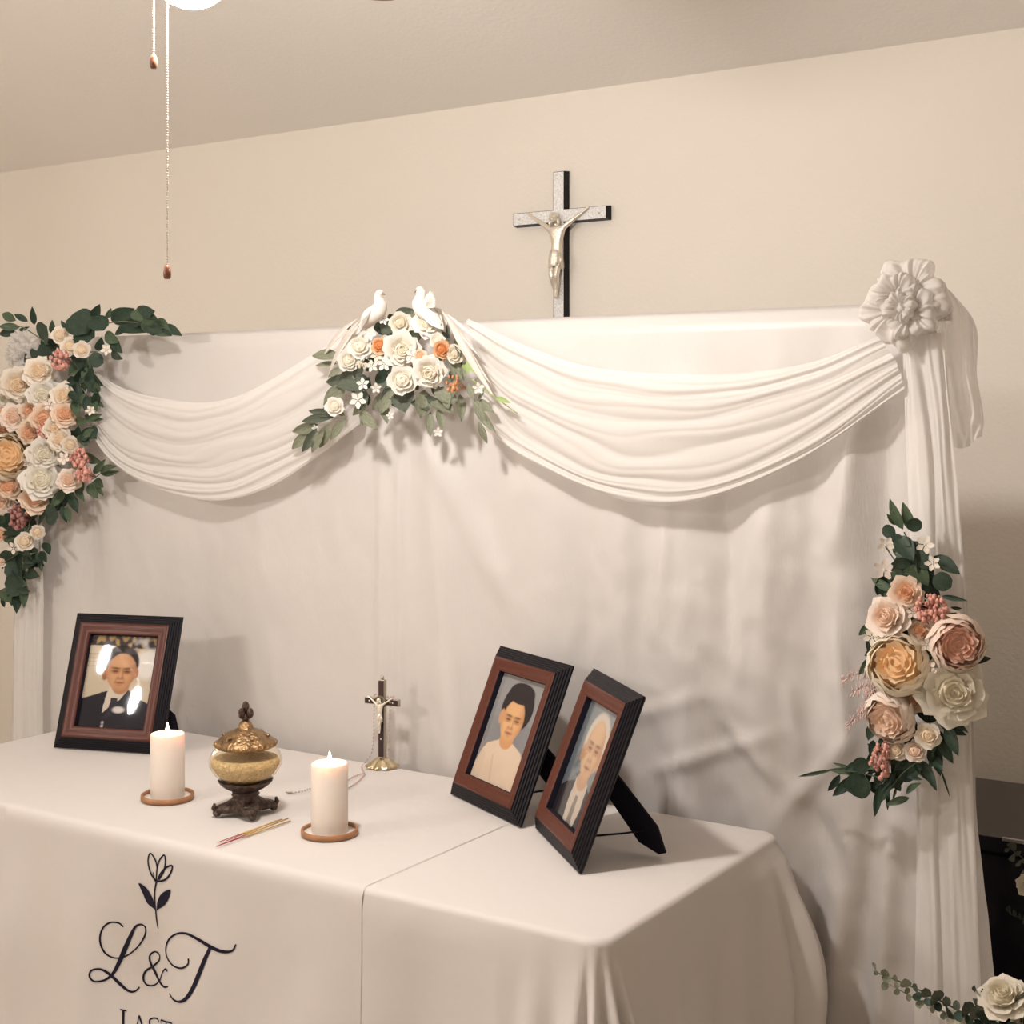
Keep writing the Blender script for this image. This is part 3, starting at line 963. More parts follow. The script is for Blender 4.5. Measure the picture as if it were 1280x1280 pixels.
# ------------------------------------------------------------------ picture frames
PW, PH = 0.203, 0.254
FW, FH = 0.329, 0.374
def sdf_ell(X, Y, cx_, cy_, rx, ry):
    return np.sqrt(((X - cx_) / rx) ** 2 + ((Y - cy_) / ry) ** 2) - 1
def paint(C, mask, col):
    m = np.clip(mask, 0, 1)[..., None]
    return C * (1 - m) + np.array(col) * m
def soft(d, k):
    return np.clip(0.5 - d / k, 0, 1)
def poly_mask(X, Y, pts, k=0.012):
    """soft convex/concave polygon by even-odd fill"""
    ins = np.zeros(X.shape, bool)
    n = len(pts)
    for i in range(n):
        x0, y0 = pts[i]; x1, y1 = pts[(i + 1) % n]
        c = ((y0 > Y) != (y1 > Y)) & (X < (x1 - x0) * (Y - y0) / (y1 - y0 + 1e-9) + x0)
        ins ^= c
    return ins.astype(float)
def s2l(r, g, b):
    return tuple(((c / 255 + 0.055) / 1.055) ** 2.4 if c / 255 > 0.04045 else c / 255 / 12.92 for c in (r, g, b))
def rnoise(X, Y, sc, seed):
    out = np.zeros(X.shape)
    for idx in np.ndindex(X.shape):
        out[idx] = noise.noise((X[idx] * sc, Y[idx] * sc, seed))
    return out
def face_paint(C, X, Y, cx_, cy_, rx, ry, skin, shade, k=1.0, lean=0.0):
    """soft modelled head: jaw narrower than the brow, shaded side, sockets, nose, lips, folds"""
    n_ = (Y - cy_) / ry
    wx = rx * (1 - 0.20 * np.clip(-n_ - 0.15, 0, 1) ** 1.2)
    Xs = cx_ + (X - cx_ - lean * (Y - cy_)) * rx / wx
    head = soft(np.maximum(sdf_ell(Xs, Y, cx_, cy_, rx, ry), -1), 0.08)
    dark = tuple(c * 0.55 for c in shade)
    light = tuple(min(1, c * 1.12) for c in skin)
    C = paint(C, head, skin)
    hx = (Xs - cx_) / rx
    C = paint(C, head * 0.75 * np.clip(np.abs(hx + 0.12) - 0.45, 0, 1) * 1.4, shade)
    C = paint(C, head * 0.55 * np.clip(-n_ - 0.62, 0, 1) * 2, shade)
    C = paint(C, head * 0.55 * soft(sdf_ell(Xs, Y, cx_ - 0.05 * rx, cy_ + 0.52 * ry, 0.55 * rx, 0.26 * ry), 1.2), light)
    for sx in (-1, 1):
        C = paint(C, head * 0.5 * soft(sdf_ell(Xs, Y, cx_ + sx * 0.50 * rx, cy_ - 0.20 * ry, 0.26 * rx, 0.16 * ry), 1.4), light)
        ex = cx_ + sx * 0.40 * rx
        C = paint(C, 0.70 * k * soft(sdf_ell(Xs, Y, ex, cy_ + 0.07 * ry, 0.32 * rx, 0.13 * ry), 1.1), shade)
        C = paint(C, 0.95 * k * soft(sdf_ell(Xs, Y, ex, cy_ + 0.035 * ry, 0.21 * rx, 0.040 * ry), 0.9), s2l(38, 22, 20))
        C = paint(C, 0.45 * k * soft(sdf_ell(Xs, Y, ex, cy_ - 0.06 * ry, 0.22 * rx, 0.035 * ry), 1.2), dark)
        C = paint(C, 0.85 * k * soft(sdf_ell(Xs, Y - sx * 0.04 * (Xs - ex), ex, cy_ + 0.21 * ry, 0.30 * rx, 0.045 * ry), 1.0), s2l(62, 40, 34))
        C = paint(C, 0.55 * k * soft(sdf_ell(Xs, Y, cx_ + sx * 0.13 * rx, cy_ - 0.30 * ry, 0.10 * rx, 0.05 * ry), 1.0), dark)
        fold = np.abs((Xs - cx_) - sx * (0.22 * rx - 0.42 * (Y - (cy_ - 0.26 * ry)))) / (0.06 * rx) - 1
        C = paint(C, 0.3 * k * soft(fold, 1.6) * soft(np.abs(n_ + 0.44) / 0.18 - 1, 0.8), dark)
    C = paint(C, 0.55 * k * soft(sdf_ell(Xs, Y, cx_ + 0.13 * rx, cy_ - 0.10 * ry, 0.06 * rx, 0.24 * ry), 1.4), shade)
    C = paint(C, 0.55 * k * soft(sdf_ell(Xs, Y, cx_ - 0.02 * rx, cy_ - 0.14 * ry, 0.06 * rx, 0.22 * ry), 1.4), light)
    C = paint(C, 0.60 * k * soft(sdf_ell(Xs, Y, cx_, cy_ - 0.355 * ry, 0.22 * rx, 0.045 * ry), 1.1), shade)
    C = paint(C, 0.80 * k * soft(sdf_ell(Xs, Y, cx_, cy_ - 0.56 * ry, 0.34 * rx, 0.065 * ry), 0.9), s2l(168, 84, 66))
    C = paint(C, 0.85 * k * soft(sdf_ell(Xs, Y, cx_, cy_ - 0.555 * ry, 0.32 * rx, 0.018 * ry), 1.2), s2l(92, 40, 34))
    C = paint(C, 0.45 * k * soft(sdf_ell(Xs, Y, cx_, cy_ - 0.69 * ry, 0.24 * rx, 0.045 * ry), 1.2), shade)
    C = paint(C, 0.25 * k * head * np.clip(np.abs(((Y - cy_) / ry * 14) % 1 - 0.5) * 4 - 1.3, 0, 1) * soft(np.abs(n_ - 0.50) / 0.2 - 1, 0.4) * (np.abs(hx) < 0.5), shade)
    return C
def portrait(kind, X, Y):
    """X, Y in 0..1, Y up"""
    C = np.zeros(X.shape + (3,))
    if kind == 'suit':
        C[:] = s2l(222, 205, 178)
        C = paint(C, (Y > 0.87) * 1.0, s2l(70, 62, 66))
        C = paint(C, np.clip(rnoise(X, Y, 14, 3.0) * 3, 0, 1) * (Y > 0.87), s2l(196, 164, 110))
        C = paint(C, ((X < 0.38) & (Y < 0.89) & (Y > 0.80)) * 0.9, s2l(240, 226, 200))
        C = paint(C, ((X < 0.32) & (np.abs((Y * 22) % 1 - 0.5) < 0.12) & (Y > 0.62) & (Y < 0.82)) * 0.5, s2l(180, 160, 130))
        C = paint(C, soft(sdf_ell(X, Y, 0.88, 0.70, 0.20, 0.16), 0.4), s2l(252, 246, 238))  # white glare of the glass, painted into the print
        C = paint(C, np.clip(rnoise(X, Y, 9, 8.0) * 2, 0, 1) * (X > 0.62) * (Y > 0.84), s2l(215, 210, 205))
        body = poly_mask(X, Y, [(-0.1, 0.28), (0.10, 0.33), (0.30, 0.385), (0.42, 0.41), (0.66, 0.42), (0.72, 0.38), (0.86, 0.32), (1.1, 0.24), (1.1, -0.1), (-0.1, -0.1)])
        C = paint(C, body, s2l(30, 26, 40))
        C = paint(C, poly_mask(X, Y, [(0.38, 0.46), (0.34, 0.30), (0.33, 0.15), (0.44, 0.24), (0.52, 0.27), (0.68, 0.44), (0.66, 0.50)]), s2l(232, 218, 200))
        C = paint(C, poly_mask(X, Y, [(0.43, 0.33), (0.52, 0.33), (0.54, 0.27), (0.46, 0.12), (0.36, 0.10), (0.42, 0.24)]), s2l(52, 46, 60))
        C = paint(C, soft(sdf_ell(X, Y, 0.54, 0.465, 0.13, 0.10), 0.15), s2l(196, 140, 100))
        C = paint(C, soft(sdf_ell(X, Y, 0.495, 0.70, 0.262, 0.20), 0.08), s2l(46, 40, 44))
        C = paint(C, soft(sdf_ell(X, Y, 0.285, 0.575, 0.045, 0.065), 0.2), s2l(176, 112, 80))
        C = paint(C, soft(sdf_ell(X, Y, 0.735, 0.60, 0.035, 0.06), 0.2), s2l(196, 132, 96))
        C = face_paint(C, X, Y, 0.515, 0.605, 0.215, 0.205, s2l(226, 172, 126), s2l(168, 104, 70))
        C = paint(C, 0.5 * soft(sdf_ell(X, Y, 0.62, 0.84, 0.10, 0.04), 0.6), s2l(110, 104, 108))
        for y in (0.055, 0.02):
            C = paint(C, soft(sdf_ell(X, Y, 0.36, y, 0.022, 0.016), 0.3), s2l(205, 195, 195))
        C = paint(C, soft(sdf_ell(X, Y, 0.56, 0.20, 0.085, 0.035), 0.5), s2l(240, 232, 226))  # pale glare spot on the chest, painted into the print
    elif kind == 'blouse':
        C[:] = s2l(152, 152, 154)
        C = paint(C, 0.5 * Y, s2l(178, 176, 172))
        C = paint(C, 0.6 * soft(np.abs(X - 0.5) * 2 - 0.6, 1.0) * (Y < 0.6), s2l(120, 122, 130))
        C = paint(C, poly_mask(X, Y, [(-0.1, -0.1), (-0.02, 0.08), (0.06, 0.26), (0.14, 0.34), (0.36, 0.405), (0.64, 0.405), (0.86, 0.345), (0.97, 0.24), (1.1, 0.0), (1.1, -0.1)]), s2l(240, 216, 190))
        C = paint(C, 0.35 * np.clip(rnoise(X, Y, 5, 2.0) * 2, 0, 1) * (Y < 0.34), s2l(226, 196, 168))
        C = paint(C, 0.5 * soft(np.abs(X - 0.30 - 0.4 * (0.3 - Y)) / 0.02 - 1, 1) * (Y < 0.26) * (Y > 0.02), s2l(214, 182, 156))
        C = paint(C, soft(sdf_ell(X, Y, 0.49, 0.43, 0.145, 0.10), 0.1), s2l(228, 168, 116))
        C = paint(C, soft(sdf_ell(X, Y, 0.505, 0.725, 0.325, 0.235), 0.04), s2l(34, 24, 32))
        C = paint(C, soft(sdf_ell(X, Y, 0.24, 0.61, 0.05, 0.07), 0.2), s2l(228, 170, 124))
        C = face_paint(C, X, Y, 0.485, 0.595, 0.225, 0.205, s2l(242, 190, 136), s2l(196, 128, 84))
        C = paint(C, soft(sdf_ell(X, Y, 0.51, 0.86, 0.27, 0.10), 0.08), s2l(34, 24, 32))
    else:
        C[:] = s2l(120, 132, 140)
        C = paint(C, 0.6 * Y, s2l(168, 170, 168))
        C = paint(C, 0.5 * soft(X / 0.4 - 0.5, 1.0), s2l(62, 82, 96))
        C = paint(C, poly_mask(X, Y, [(-0.1, -0.1), (-0.05, 0.20), (0.12, 0.28), (0.34, 0.34), (0.72, 0.34), (0.92, 0.28), (1.1, 0.2), (1.1, -0.1)]), s2l(44, 40, 48))
        C = paint(C, poly_mask(X, Y, [(0.36, 0.36), (0.34, 0.15), (0.40, -0.1), (0.66, -0.1), (0.74, 0.15), (0.72, 0.36), (0.6, 0.40)]), s2l(222, 206, 190))
        C = paint(C, poly_mask(X, Y, [(0.50, 0.24), (0.58, 0.24), (0.62, -0.1), (0.47, -0.1)]) * 0.8, s2l(120, 112, 100))
        C = paint(C, soft(sdf_ell(X, Y, 0.53, 0.37, 0.15, 0.09), 0.15), s2l(212, 168, 132))
        C = paint(C, soft(sdf_ell(X, Y, 0.53, 0.69, 0.315, 0.265), 0.12), s2l(226, 214, 198))
        C = paint(C, soft(sdf_ell(X, Y, 0.27, 0.57, 0.04, 0.075), 0.2), s2l(208, 158, 122))
        C = paint(C, soft(sdf_ell(X, Y, 0.79, 0.57, 0.04, 0.075), 0.2), s2l(214, 170, 136))
        C = face_paint(C, X, Y, 0.53, 0.625, 0.245, 0.265, s2l(230, 190, 150), s2l(192, 134, 96), 0.8)
    return C

PRINT = bpy.data.materials.new('photo_print')
PRINT.use_nodes = True
_n = PRINT.node_tree
_a = _n.nodes.new('ShaderNodeAttribute'); _a.attribute_name = 'print'
_n.links.new(_a.outputs['Color'], _n.nodes['Principled BSDF'].inputs['Base Color'])
_n.nodes['Principled BSDF'].inputs['Roughness'].default_value = 0.85
_n.nodes['Principled BSDF'].inputs['Specular IOR Level'].default_value = 0.1

def frame_ring(prof, m, name, parent):
    """moulding: prof = (inset from the outer edge, height towards the viewer); local x right, z up along the frame, -y front"""
    V, Fc = [], []
    for d, h in prof:
        V += [(-FW / 2 + d, -h, d), (FW / 2 - d, -h, d), (FW / 2 - d, -h, FH - d), (-FW / 2 + d, -h, FH - d)]
    for i in range(len(prof) - 1):
        for j in range(4):
            k = (j + 1) % 4
            Fc.append((i * 4 + j, i * 4 + k, (i + 1) * 4 + k, (i + 1) * 4 + j))
    return obj(name, V, Fc, m, parent, False, True)

def photo_frame(x, y, th, lean, kind, label):
    """x, y: bottom left corner on the cloth"""
    th = math.radians(th)
    le = math.radians(lean)
    e = Vector((math.cos(th), math.sin(th), 0))
    base = Vector((x, y, ZT + 0.0025)) + e * FW / 2
    t = thing('photo_frame', label, 'photo frame', base, 'framed portraits on the table')
    t.rotation_euler = (-le, 0, th)
    # outer black moulding in fine steps
    prof = [(0.004, -0.004), (0.0, 0.0), (0.0, 0.004)]
    for k in range(5):
        prof += [(0.001 + k * 0.0052, 0.0045 + k * 0.0040), (0.001 + k * 0.0052 + 0.0044, 0.0058 + k * 0.0040)]
    prof += [(0.0275, 0.0245), (0.0285, 0.0245)]
    frame_ring(prof, BLACKW, 'outer_moulding', t)
    pr = [(0.0285, 0.0243), (0.031, 0.0262), (0.034, 0.0268), (0.038, 0.0262), (0.044, 0.0240), (0.050, 0.0222), (0.053, 0.0225), (0.056, 0.0215), (0.0585, 0.0195), (0.0592, 0.0185)]
    shade_auto(frame_ring(pr, BROWN, 'inner_moulding', t), 50)
    frame_ring([(0.0592, 0.0185), (0.0598, 0.017), (0.0603, 0.0035)], BLACKV, 'inner_lip', t)
    # print
    nx, nz = 84, 104
    xs, zs = np.meshgrid(np.linspace(0, 1, nx), np.linspace(0, 1, nz))
    C = portrait(kind, xs, zs) * 0.66
    d = 0.060
    V = [(-FW / 2 + d + (FW - 2 * d) * a_, -0.0045, d + (FH - 2 * d) * b_) for a_, b_ in zip(xs.ravel(), zs.ravel())]
    po = obj('portrait_print', V, grid_faces(nz, nx), PRINT, t, True, True)
    at = po.data.color_attributes.new('print', 'FLOAT_COLOR', 'POINT')
    at.data.foreach_set('color', np.concatenate([C.reshape(-1, 3), np.ones((nx * nz, 1))], 1).astype(np.float32).ravel())
    b = MB().box((-FW / 2 + d, -0.0075, d), (FW / 2 - d, -0.0060, FH - d)); b.build('glass_pane', GLASS, t, False, True)
    b = MB().box((-FW / 2 + 0.012, -0.003, 0.012), (FW / 2 - 0.012, 0.004, FH - 0.012), 0.001); b.build('back_board', BLACKV, t, False, True)
    # easel leg on a diagonal hinge: it swings out towards one lower corner
    hinge = Vector((-0.005, 0.006, 0.205))
    def loc(xr, yr, zr):                        # table-level offset -> frame axes
        return Vector((xr, yr * math.cos(le) - zr * math.sin(le), yr * math.sin(le) + zr * math.cos(le)))
    foot = loc(0.105, 0.200, 0.002)
    dv = foot - hinge
    wv = Vector((1, 0, 1)).normalized()
    wv = (wv - dv * (wv.dot(dv) / dv.length_squared)).normalized()
    n_ = dv.cross(wv).normalized() * 0.0025
    sh = [(-0.028, 0.0), (0.028, 0.0), (0.036, 0.78), (0.010, 0.985), (-0.008, 0.96), (-0.036, 0.78)]
    V = [hinge + dv * b_ + wv * a_ - n_ for a_, b_ in sh] + [hinge + dv * b_ + wv * a_ + n_ for a_, b_ in sh]
    n = len(sh)
    Fc = [tuple(range(n)), tuple(range(n, 2 * n))[::-1]] + [(i, n + i, n + (i + 1) % n, (i + 1) % n) for i in range(n)]
    leg = obj('easel_leg', V, Fc, BLACKV, t, False, True)
    p0, p1 = Vector((0.06, 0.004, 0.050)), hinge + dv * 0.74
    b = MB().tube([p0, p0.lerp(p1, 0.35) + Vector((0, -0.002, -0.004)), p0.lerp(p1, 0.7) + Vector((0, 0.002, -0.002)), p1], 0.0022, 6)
    b.build('ribbon', BLACKV, leg, True, True)
    return t
photo_frame(-3.226, 2.624, 18.8, 18.9, 'suit', 'framed portrait of a person wearing a dark suit and tie before a pale wall')
photo_frame(-2.028, 2.832, -26.2, 22.0, 'blouse', 'framed portrait of a dark-haired person wearing a cream blouse on grey')
photo_frame(-1.703, 2.703, -42.1, 21.4, 'elder', 'framed portrait of a white-haired person wearing a dark jacket on blue-grey')

# ------------------------------------------------------------------ candles on coasters
def candle(u, v, vtop, lab, clab):
    p = onz(u, v, ZT + 0.003)
    zc = p.z
    co = thing('candle_coaster', clab, 'coaster', (p.x, p.y, zc), 'round coasters under the candles')
    R = 0.0625
    MB().lathe([(R - 0.006, 0.002), (R - 0.005, 0.0), (R, 0.0), (R + 0.0005, 0.006), (R, 0.012), (R - 0.002, 0.013), (R - 0.005, 0.012), (R - 0.006, 0.008), (R - 0.006, 0.002)], p, 56).build('rim', COASTW, co)
    MB().lathe([(0, 0.0), (R - 0.005, 0.0), (R - 0.005, 0.005), (0, 0.005)], p, 48).build('felt_disc', COASTF, co)
    q = Vector((p.x, p.y, zc + 0.0052))
    r = 0.0405
    k = F / (-SN * p.x + CS * p.y)
    h = (v - vtop) / k - 0.002
    cd = thing('pillar_candle', lab, 'candle', q, 'lit pillar candles')
    MB().lathe([(0, 0), (r - 0.001, 0), (r, 0.002), (r, h * 0.5), (r, h - 0.004), (r - 0.0015, h - 0.0008), (r - 0.004, h), (r - 0.008, h - 0.0022), (r * 0.55, h - 0.006), (0.008, h - 0.0075), (0, h - 0.0075)], q, 48).build('wax_body', WAX, cd)
    MB().tube([q + Vector((0, 0, h - 0.010)), q + Vector((0.0004, 0, h - 0.002)), q + Vector((0.0012, 0, h + 0.003))], 0.0009, 6).build('wick', WICK, cd)
    MB().lathe([(0, h - 0.001), (0.0028, h + 0.001), (0.0043, h + 0.006), (0.0036, h + 0.012), (0.0018, h + 0.018), (0.0004, h + 0.024), (0, h + 0.0245)], q, 16).build('flame', FLAME, cd)
candle(209.5, 998, 918, 'lit white pillar candle in front of the portrait with the suit', 'round wooden coaster holding the candle in front of the suit portrait')
candle(412, 1042, 955, 'lit white pillar candle standing between the glass urn and the framed portraits', 'round wooden coaster holding the candle between urn and blouse portrait')

# ------------------------------------------------------------------ glass urn with bronze lid and foot
up_ = onz(307, 1017, ZT + 0.003)
ur = thing('incense_urn', 'ribbed glass urn with bronze lid and dark footed base', 'urn', up_)
b = MB()
def star_ring(z, rc, rs):
    return [(up_.x + (rs + (rc - rs) * abs(math.cos(2 * a)) ** 2.2) * math.cos(a + 0.99), up_.y + (rs + (rc - rs) * abs(math.cos(2 * a)) ** 2.2) * math.sin(a + 0.99), up_.z + z) for a in [2 * PI * i / 64 for i in range(64)]]
rings = [star_ring(0.010, 0.0, 0.0), star_ring(0.010, 0.066, 0.036), star_ring(0.014, 0.072, 0.040), star_ring(0.020, 0.072, 0.040), star_ring(0.025, 0.064, 0.037), star_ring(0.030, 0.046, 0.034), star_ring(0.036, 0.034, 0.030), star_ring(0.042, 0.030, 0.028), star_ring(0.046, 0.033, 0.031), star_ring(0.050, 0.030, 0.028), star_ring(0.054, 0.032, 0.030)]
V_ = [p for r in rings for p in r]
Fq = []
for i in range(len(rings) - 1):
    for j in range(64):
        k = (j + 1) % 64
        Fq.append((i * 64 + j, i * 64 + k, (i + 1) * 64 + k, (i + 1) * 64 + j))
bs = obj('base', V_, Fq, DKBRONZE, ur)
for k in range(4):
    a = 0.99 + k * PI / 2
    c = up_ + Vector((math.cos(a), math.sin(a), 0)) * 0.066
    f_ = MB().ball(c + Vector((0, 0, 0.009)), (0.010, 0.010, 0.009), 10, 8)
    f_.tube([c + Vector((0, 0, 0.012)), c + Vector((math.cos(a), math.sin(a), 0)) * 0.008 + Vector((0, 0, 0.022)), c + Vector((math.cos(a), math.sin(a), 0)) * 0.005 + Vector((0, 0, 0.031))], [0.007, 0.006, 0.003], 8)
    f_.build('foot', DKBRONZE, bs)
MB().lathe([(0.026, 0.050), (0.034, 0.056), (0.046, 0.063), (0.056, 0.072), (0.061, 0.079), (0.059, 0.080), (0.050, 0.070), (0.036, 0.062), (0.0, 0.058)], up_, 64,
           rib=lambda a, i: 1 + (0.05 * abs(math.sin(a * 10)) if 1 < i < 6 else 0)).build('leaf_cup', DKBRONZE, ur)
ribf = lambda a, i: 1 + 0.028 * abs(math.cos(a * 8))
MB().lathe([(0.0, 0.0665), (0.030, 0.0675), (0.052, 0.078), (0.070, 0.094), (0.0805, 0.112), (0.0815, 0.126), (0.076, 0.141), (0.067, 0.152), (0.064, 0.158)], up_, 96, rib=ribf).build('glass_bowl', JAR, ur)
MB().lathe([(0.0, 0.0695), (0.028, 0.0705), (0.049, 0.081), (0.066, 0.096), (0.0755, 0.112), (0.0765, 0.121), (0.072, 0.129), (0.045, 0.131), (0.0, 0.128)], up_, 64, rib=ribf).build('rice_filling', ASH, ur)['kind'] = 'stuff'
ld = MB().lathe([(0.0, 0.155), (0.066, 0.155), (0.070, 0.157), (0.0715, 0.161), (0.069, 0.166), (0.064, 0.170), (0.055, 0.177), (0.043, 0.186), (0.030, 0.193), (0.020, 0.197), (0.017, 0.199), (0.0165, 0.203), (0.013, 0.210), (0.009, 0.214), (0.0, 0.215)], up_, 80,
                rib=lambda a, i: 1 + (0.035 * abs(math.sin(a * 6)) if 4 < i < 9 else 0.012 * math.sin(a * 40) if 1 < i < 5 else 0)).build('lid', BRONZE, ur)
b = MB()
for k in range(30):
    a = 2 * PI * k / 30
    b.ball(up_ + Vector((0.0695 * math.cos(a), 0.0695 * math.sin(a), 0.1625)), 0.0042, 6, 5)
b.build('beaded_edge', BRONZE, ld)
for k in range(6):
    a = 0.52 + k * PI / 3
    c = up_ + Vector((0.051 * math.cos(a), 0.051 * math.sin(a), 0.1815))
    MB().ball(c, (0.006, 0.006, 0.004), 10, 8).build('boss', BRONZE, ld)
b = MB()
b.ball(up_ + Vector((0, 0, 0.222)), (0.010, 0.010, 0.010), 10, 8)
fin = b.build('finial', DKBRONZE, ur)
for a, z, t, s in ((0.3, 0.232, 0.011, 1.0), (2.4, 0.231, 0.011, 1.0), (4.5, 0.232, 0.011, 1.0), (0.0, 0.246, 0.0, 1.05)):
    MB().ball(up_ + Vector((t * math.cos(a), t * math.sin(a), z)), (0.0085 * s, 0.0085 * s, 0.0125 * s), 9, 8).build('finial_leaf', DKBRONZE, fin)

# ------------------------------------------------------------------ incense sticks
for k, ((u0, v0), (u1, v1), lab) in enumerate([((272, 1053), (352, 1024), 'thin red and yellow incense stick lying nearest the urn foot'), ((275, 1056), (360, 1023), 'thin red and yellow incense stick lying on top of the other sticks'), ((270, 1058), (363, 1026), 'thin red and yellow incense stick lying nearest the front table edge'), ((283, 1051), (345, 1026), 'thin red and yellow shortest incense stick in the bundle by the urn')]):
    z = ZT + 0.0050 + (0.0024 if k == 1 else 0)
    a, b2 = onz(u0, v0, z), onz(u1, v1, z)
    s_ = thing('incense_stick', lab, 'incense stick', a, 'incense sticks beside the urn')
    mid = a.lerp(b2, 0.36)
    MB().tube([a, mid], 0.0009, 6).build('red_handle', STICKR, s_)
    MB().tube([mid, b2], 0.0016, 7).build('incense_coating', STICKY, s_)

# ------------------------------------------------------------------ small standing crucifix and rosary
cp = onz(478, 959, ZT)
sc_ = thing('table_crucifix', 'small dark standing crucifix on a scalloped pale gold base', 'crucifix', cp, None)
sc_.rotation_euler = (0, 0, math.radians(6))
def scal(a, i):
    return 1 + (0.0, 0.10, 0.11, 0.10, 0.06, 0.0, 0.0)[min(i, 6)] * math.cos(a * 9)
MB().lathe([(0.0, 0.002), (0.041, 0.002), (0.042, 0.004), (0.032, 0.010), (0.022, 0.020), (0.016, 0.025), (0.0, 0.026)], (0, 0, 0), 90, rib=scal).build('base', GOLDTIN, sc_, True, True)
b = MB(); b.box((-0.0095, -0.006, 0.024), (0.0095, 0.006, 0.229), 0.001); b.box((-0.052, -0.006, 0.163), (0.052, 0.006, 0.181), 0.001); b.build('metal_cross', PEWTER, sc_, False, True)
b = MB(); b.box((-0.0075, -0.0072, 0.028), (0.0075, -0.005, 0.227)); b.box((-0.050, -0.0072, 0.165), (0.050, -0.005, 0.179)); b.build('dark_inlay', mat('dark_inlay', (0.028, 0.012, 0.014), 0.35), sc_, False, True)
b = MB(); b.lathe([(0.0, 0.0), (0.004, 0.001), (0.0045, 0.005), (0.003, 0.010), (0.0, 0.011)], (0, 0, 0.229), 12); b.build('hanger_knob', PEWTER, sc_, True, True)
md = MB().lathe([(0.0, -0.002), (0.0155, -0.002), (0.017, 0.0), (0.0155, 0.0022), (0.012, 0.0018), (0.0, 0.0018)], (0, 0, 0), 30)
mo = link('medal', mesh('medal', md.v, md.f, mat('medal_bronze', (0.22, 0.18, 0.12), 0.35, metal=0.85, bump=0.6, bscale=250)), sc_, Matrix.Translation((0, -0.008, 0.172)) @ Matrix.Rotation(PI / 2, 4, 'X'))
for x, z in ((-0.036, 0.172), (0.036, 0.172), (0.0, 0.075)):
    b = MB(); b.ball((x, -0.0078, z), (0.0022, 0.0012, 0.0022), 8, 6); b.build('stud', SILVER, sc_, True, True)
corpus(sc_, (0.0, -0.006, 0.180), 0.098, SILVER)

b = MB(); cord = MB()
Rz = Matrix.Rotation(math.radians(6), 3, 'Z')
def cl(x, y, z):
    return cp + Rz @ Vector((x, y, z))
path = [cl(0.024, -0.010, 0.002), cl(0.026, -0.009, 0.08), cl(0.029, -0.009, 0.16), cl(0.03, -0.007, 0.186), cl(0.03, 0.008, 0.186), cl(0.01, 0.009, 0.183), cl(-0.02, 0.009, 0.186), cl(-0.021, -0.008, 0.187), cl(-0.020, -0.009, 0.16), cl(-0.022, -0.009, 0.08), cl(-0.026, -0.014, 0.034), cl(-0.04, -0.036, 0.006)]
flat = [onz(u, v, ZT + 0.0055) for u, v in [(455, 966), (440, 972), (425, 982), (408, 986), (392, 985), (378, 989), (366, 991)]]
flat2 = [onz(u, v, ZT + 0.0055) for u, v in [(456, 968), (446, 978), (430, 988), (418, 990)]]
def dense(P, step):
    out, acc = [P[0]], 0
    prev = P[0]
    for i in range(1, 1500):
        q = cr(P, i / 1500)
        acc += (q - prev).length
        prev = q
        if acc >= step:
            out.append(q); acc = 0
    return out
for P, st_ in ((path + flat[:1], 0.0098), (flat, 0.0092), (flat2, 0.0092)):
    pts = dense(P, st_)
    for q in pts:
        b.ball(q, 0.0024, 6, 5)
    cord.tube(pts, 0.0005, 4)
ro = thing('rosary', 'fine rosary of small pink beads looped over the small crucifix', 'rosary', flat[3])
b.build('beads', BEAD, ro)['kind'] = 'stuff'
cord.build('cord', PEWTER, ro)
e0 = flat[-1]
b = MB().box((e0.x - 0.022, e0.y - 0.0018, ZT + 0.0034), (e0.x + 0.004, e0.y + 0.0018, ZT + 0.0052)); b.box((e0.x - 0.011, e0.y - 0.008, ZT + 0.0034), (e0.x - 0.0075, e0.y + 0.008, ZT + 0.0052)); b.build('pendant_cross', PEWTER, ro, False)

# ------------------------------------------------------------------ flowers and leaves
PM = {}
YDEF = [YB]
def petal_geo(r_top, z_top, wd, curl, ball, seed, na=7, nt=7):
    V = []
    for i in range(nt):
        t = i / (nt - 1)
        for j in range(na):
            a = -1 + 2 * j / (na - 1)
            te = t * (1 - 0.20 * a ** 4 - 0.06 * a * a)
            if ball:
                r = r_top * math.sin(PI * (0.10 + 0.58 * te)) ** 0.9
            else:
                r = r_top * te ** 0.62
            z = -0.38 + (z_top + 0.38) * te
            if te > 0.68 and curl:
                q = (te - 0.68) / 0.32
                r += curl * q * q
                z -= curl * 0.75 * q * q
            ph = a * wd * (0.45 + 0.55 * math.sqrt(te))
            r *= 1 + 0.07 * a + 0.045 * math.sin(6 * a + seed * 2.1) * te + 0.04 * math.sin(11 * a + seed) * te * te
            z += 0.035 * math.sin(7 * a + seed * 1.3) * te
            V.append((r * math.cos(ph), r * math.sin(ph), z))
    return V, grid_faces(nt, na)
def petal_mesh(key, args, m):
    k = (key, m.name)
    if k not in PM:
        V, Fc = petal_geo(*args)
        PM[k] = mesh('petal', V, Fc, m)
    return PM[k]
ROSE = [(1.0, 0.00, 0.86, 0.13, False, 1, 5), (0.82, 0.26, 0.82, 0.11, False, 2, 5), (0.60, 0.42, 0.95, 0.08, False, 3, 4)]
PEON = [(1.0, 0.34, 0.80, 0.0, True, 4, 6), (0.93, 0.48, 0.74, 0.0, True, 5, 6), (0.80, 0.54, 0.74, 0.0, True, 6, 5)]
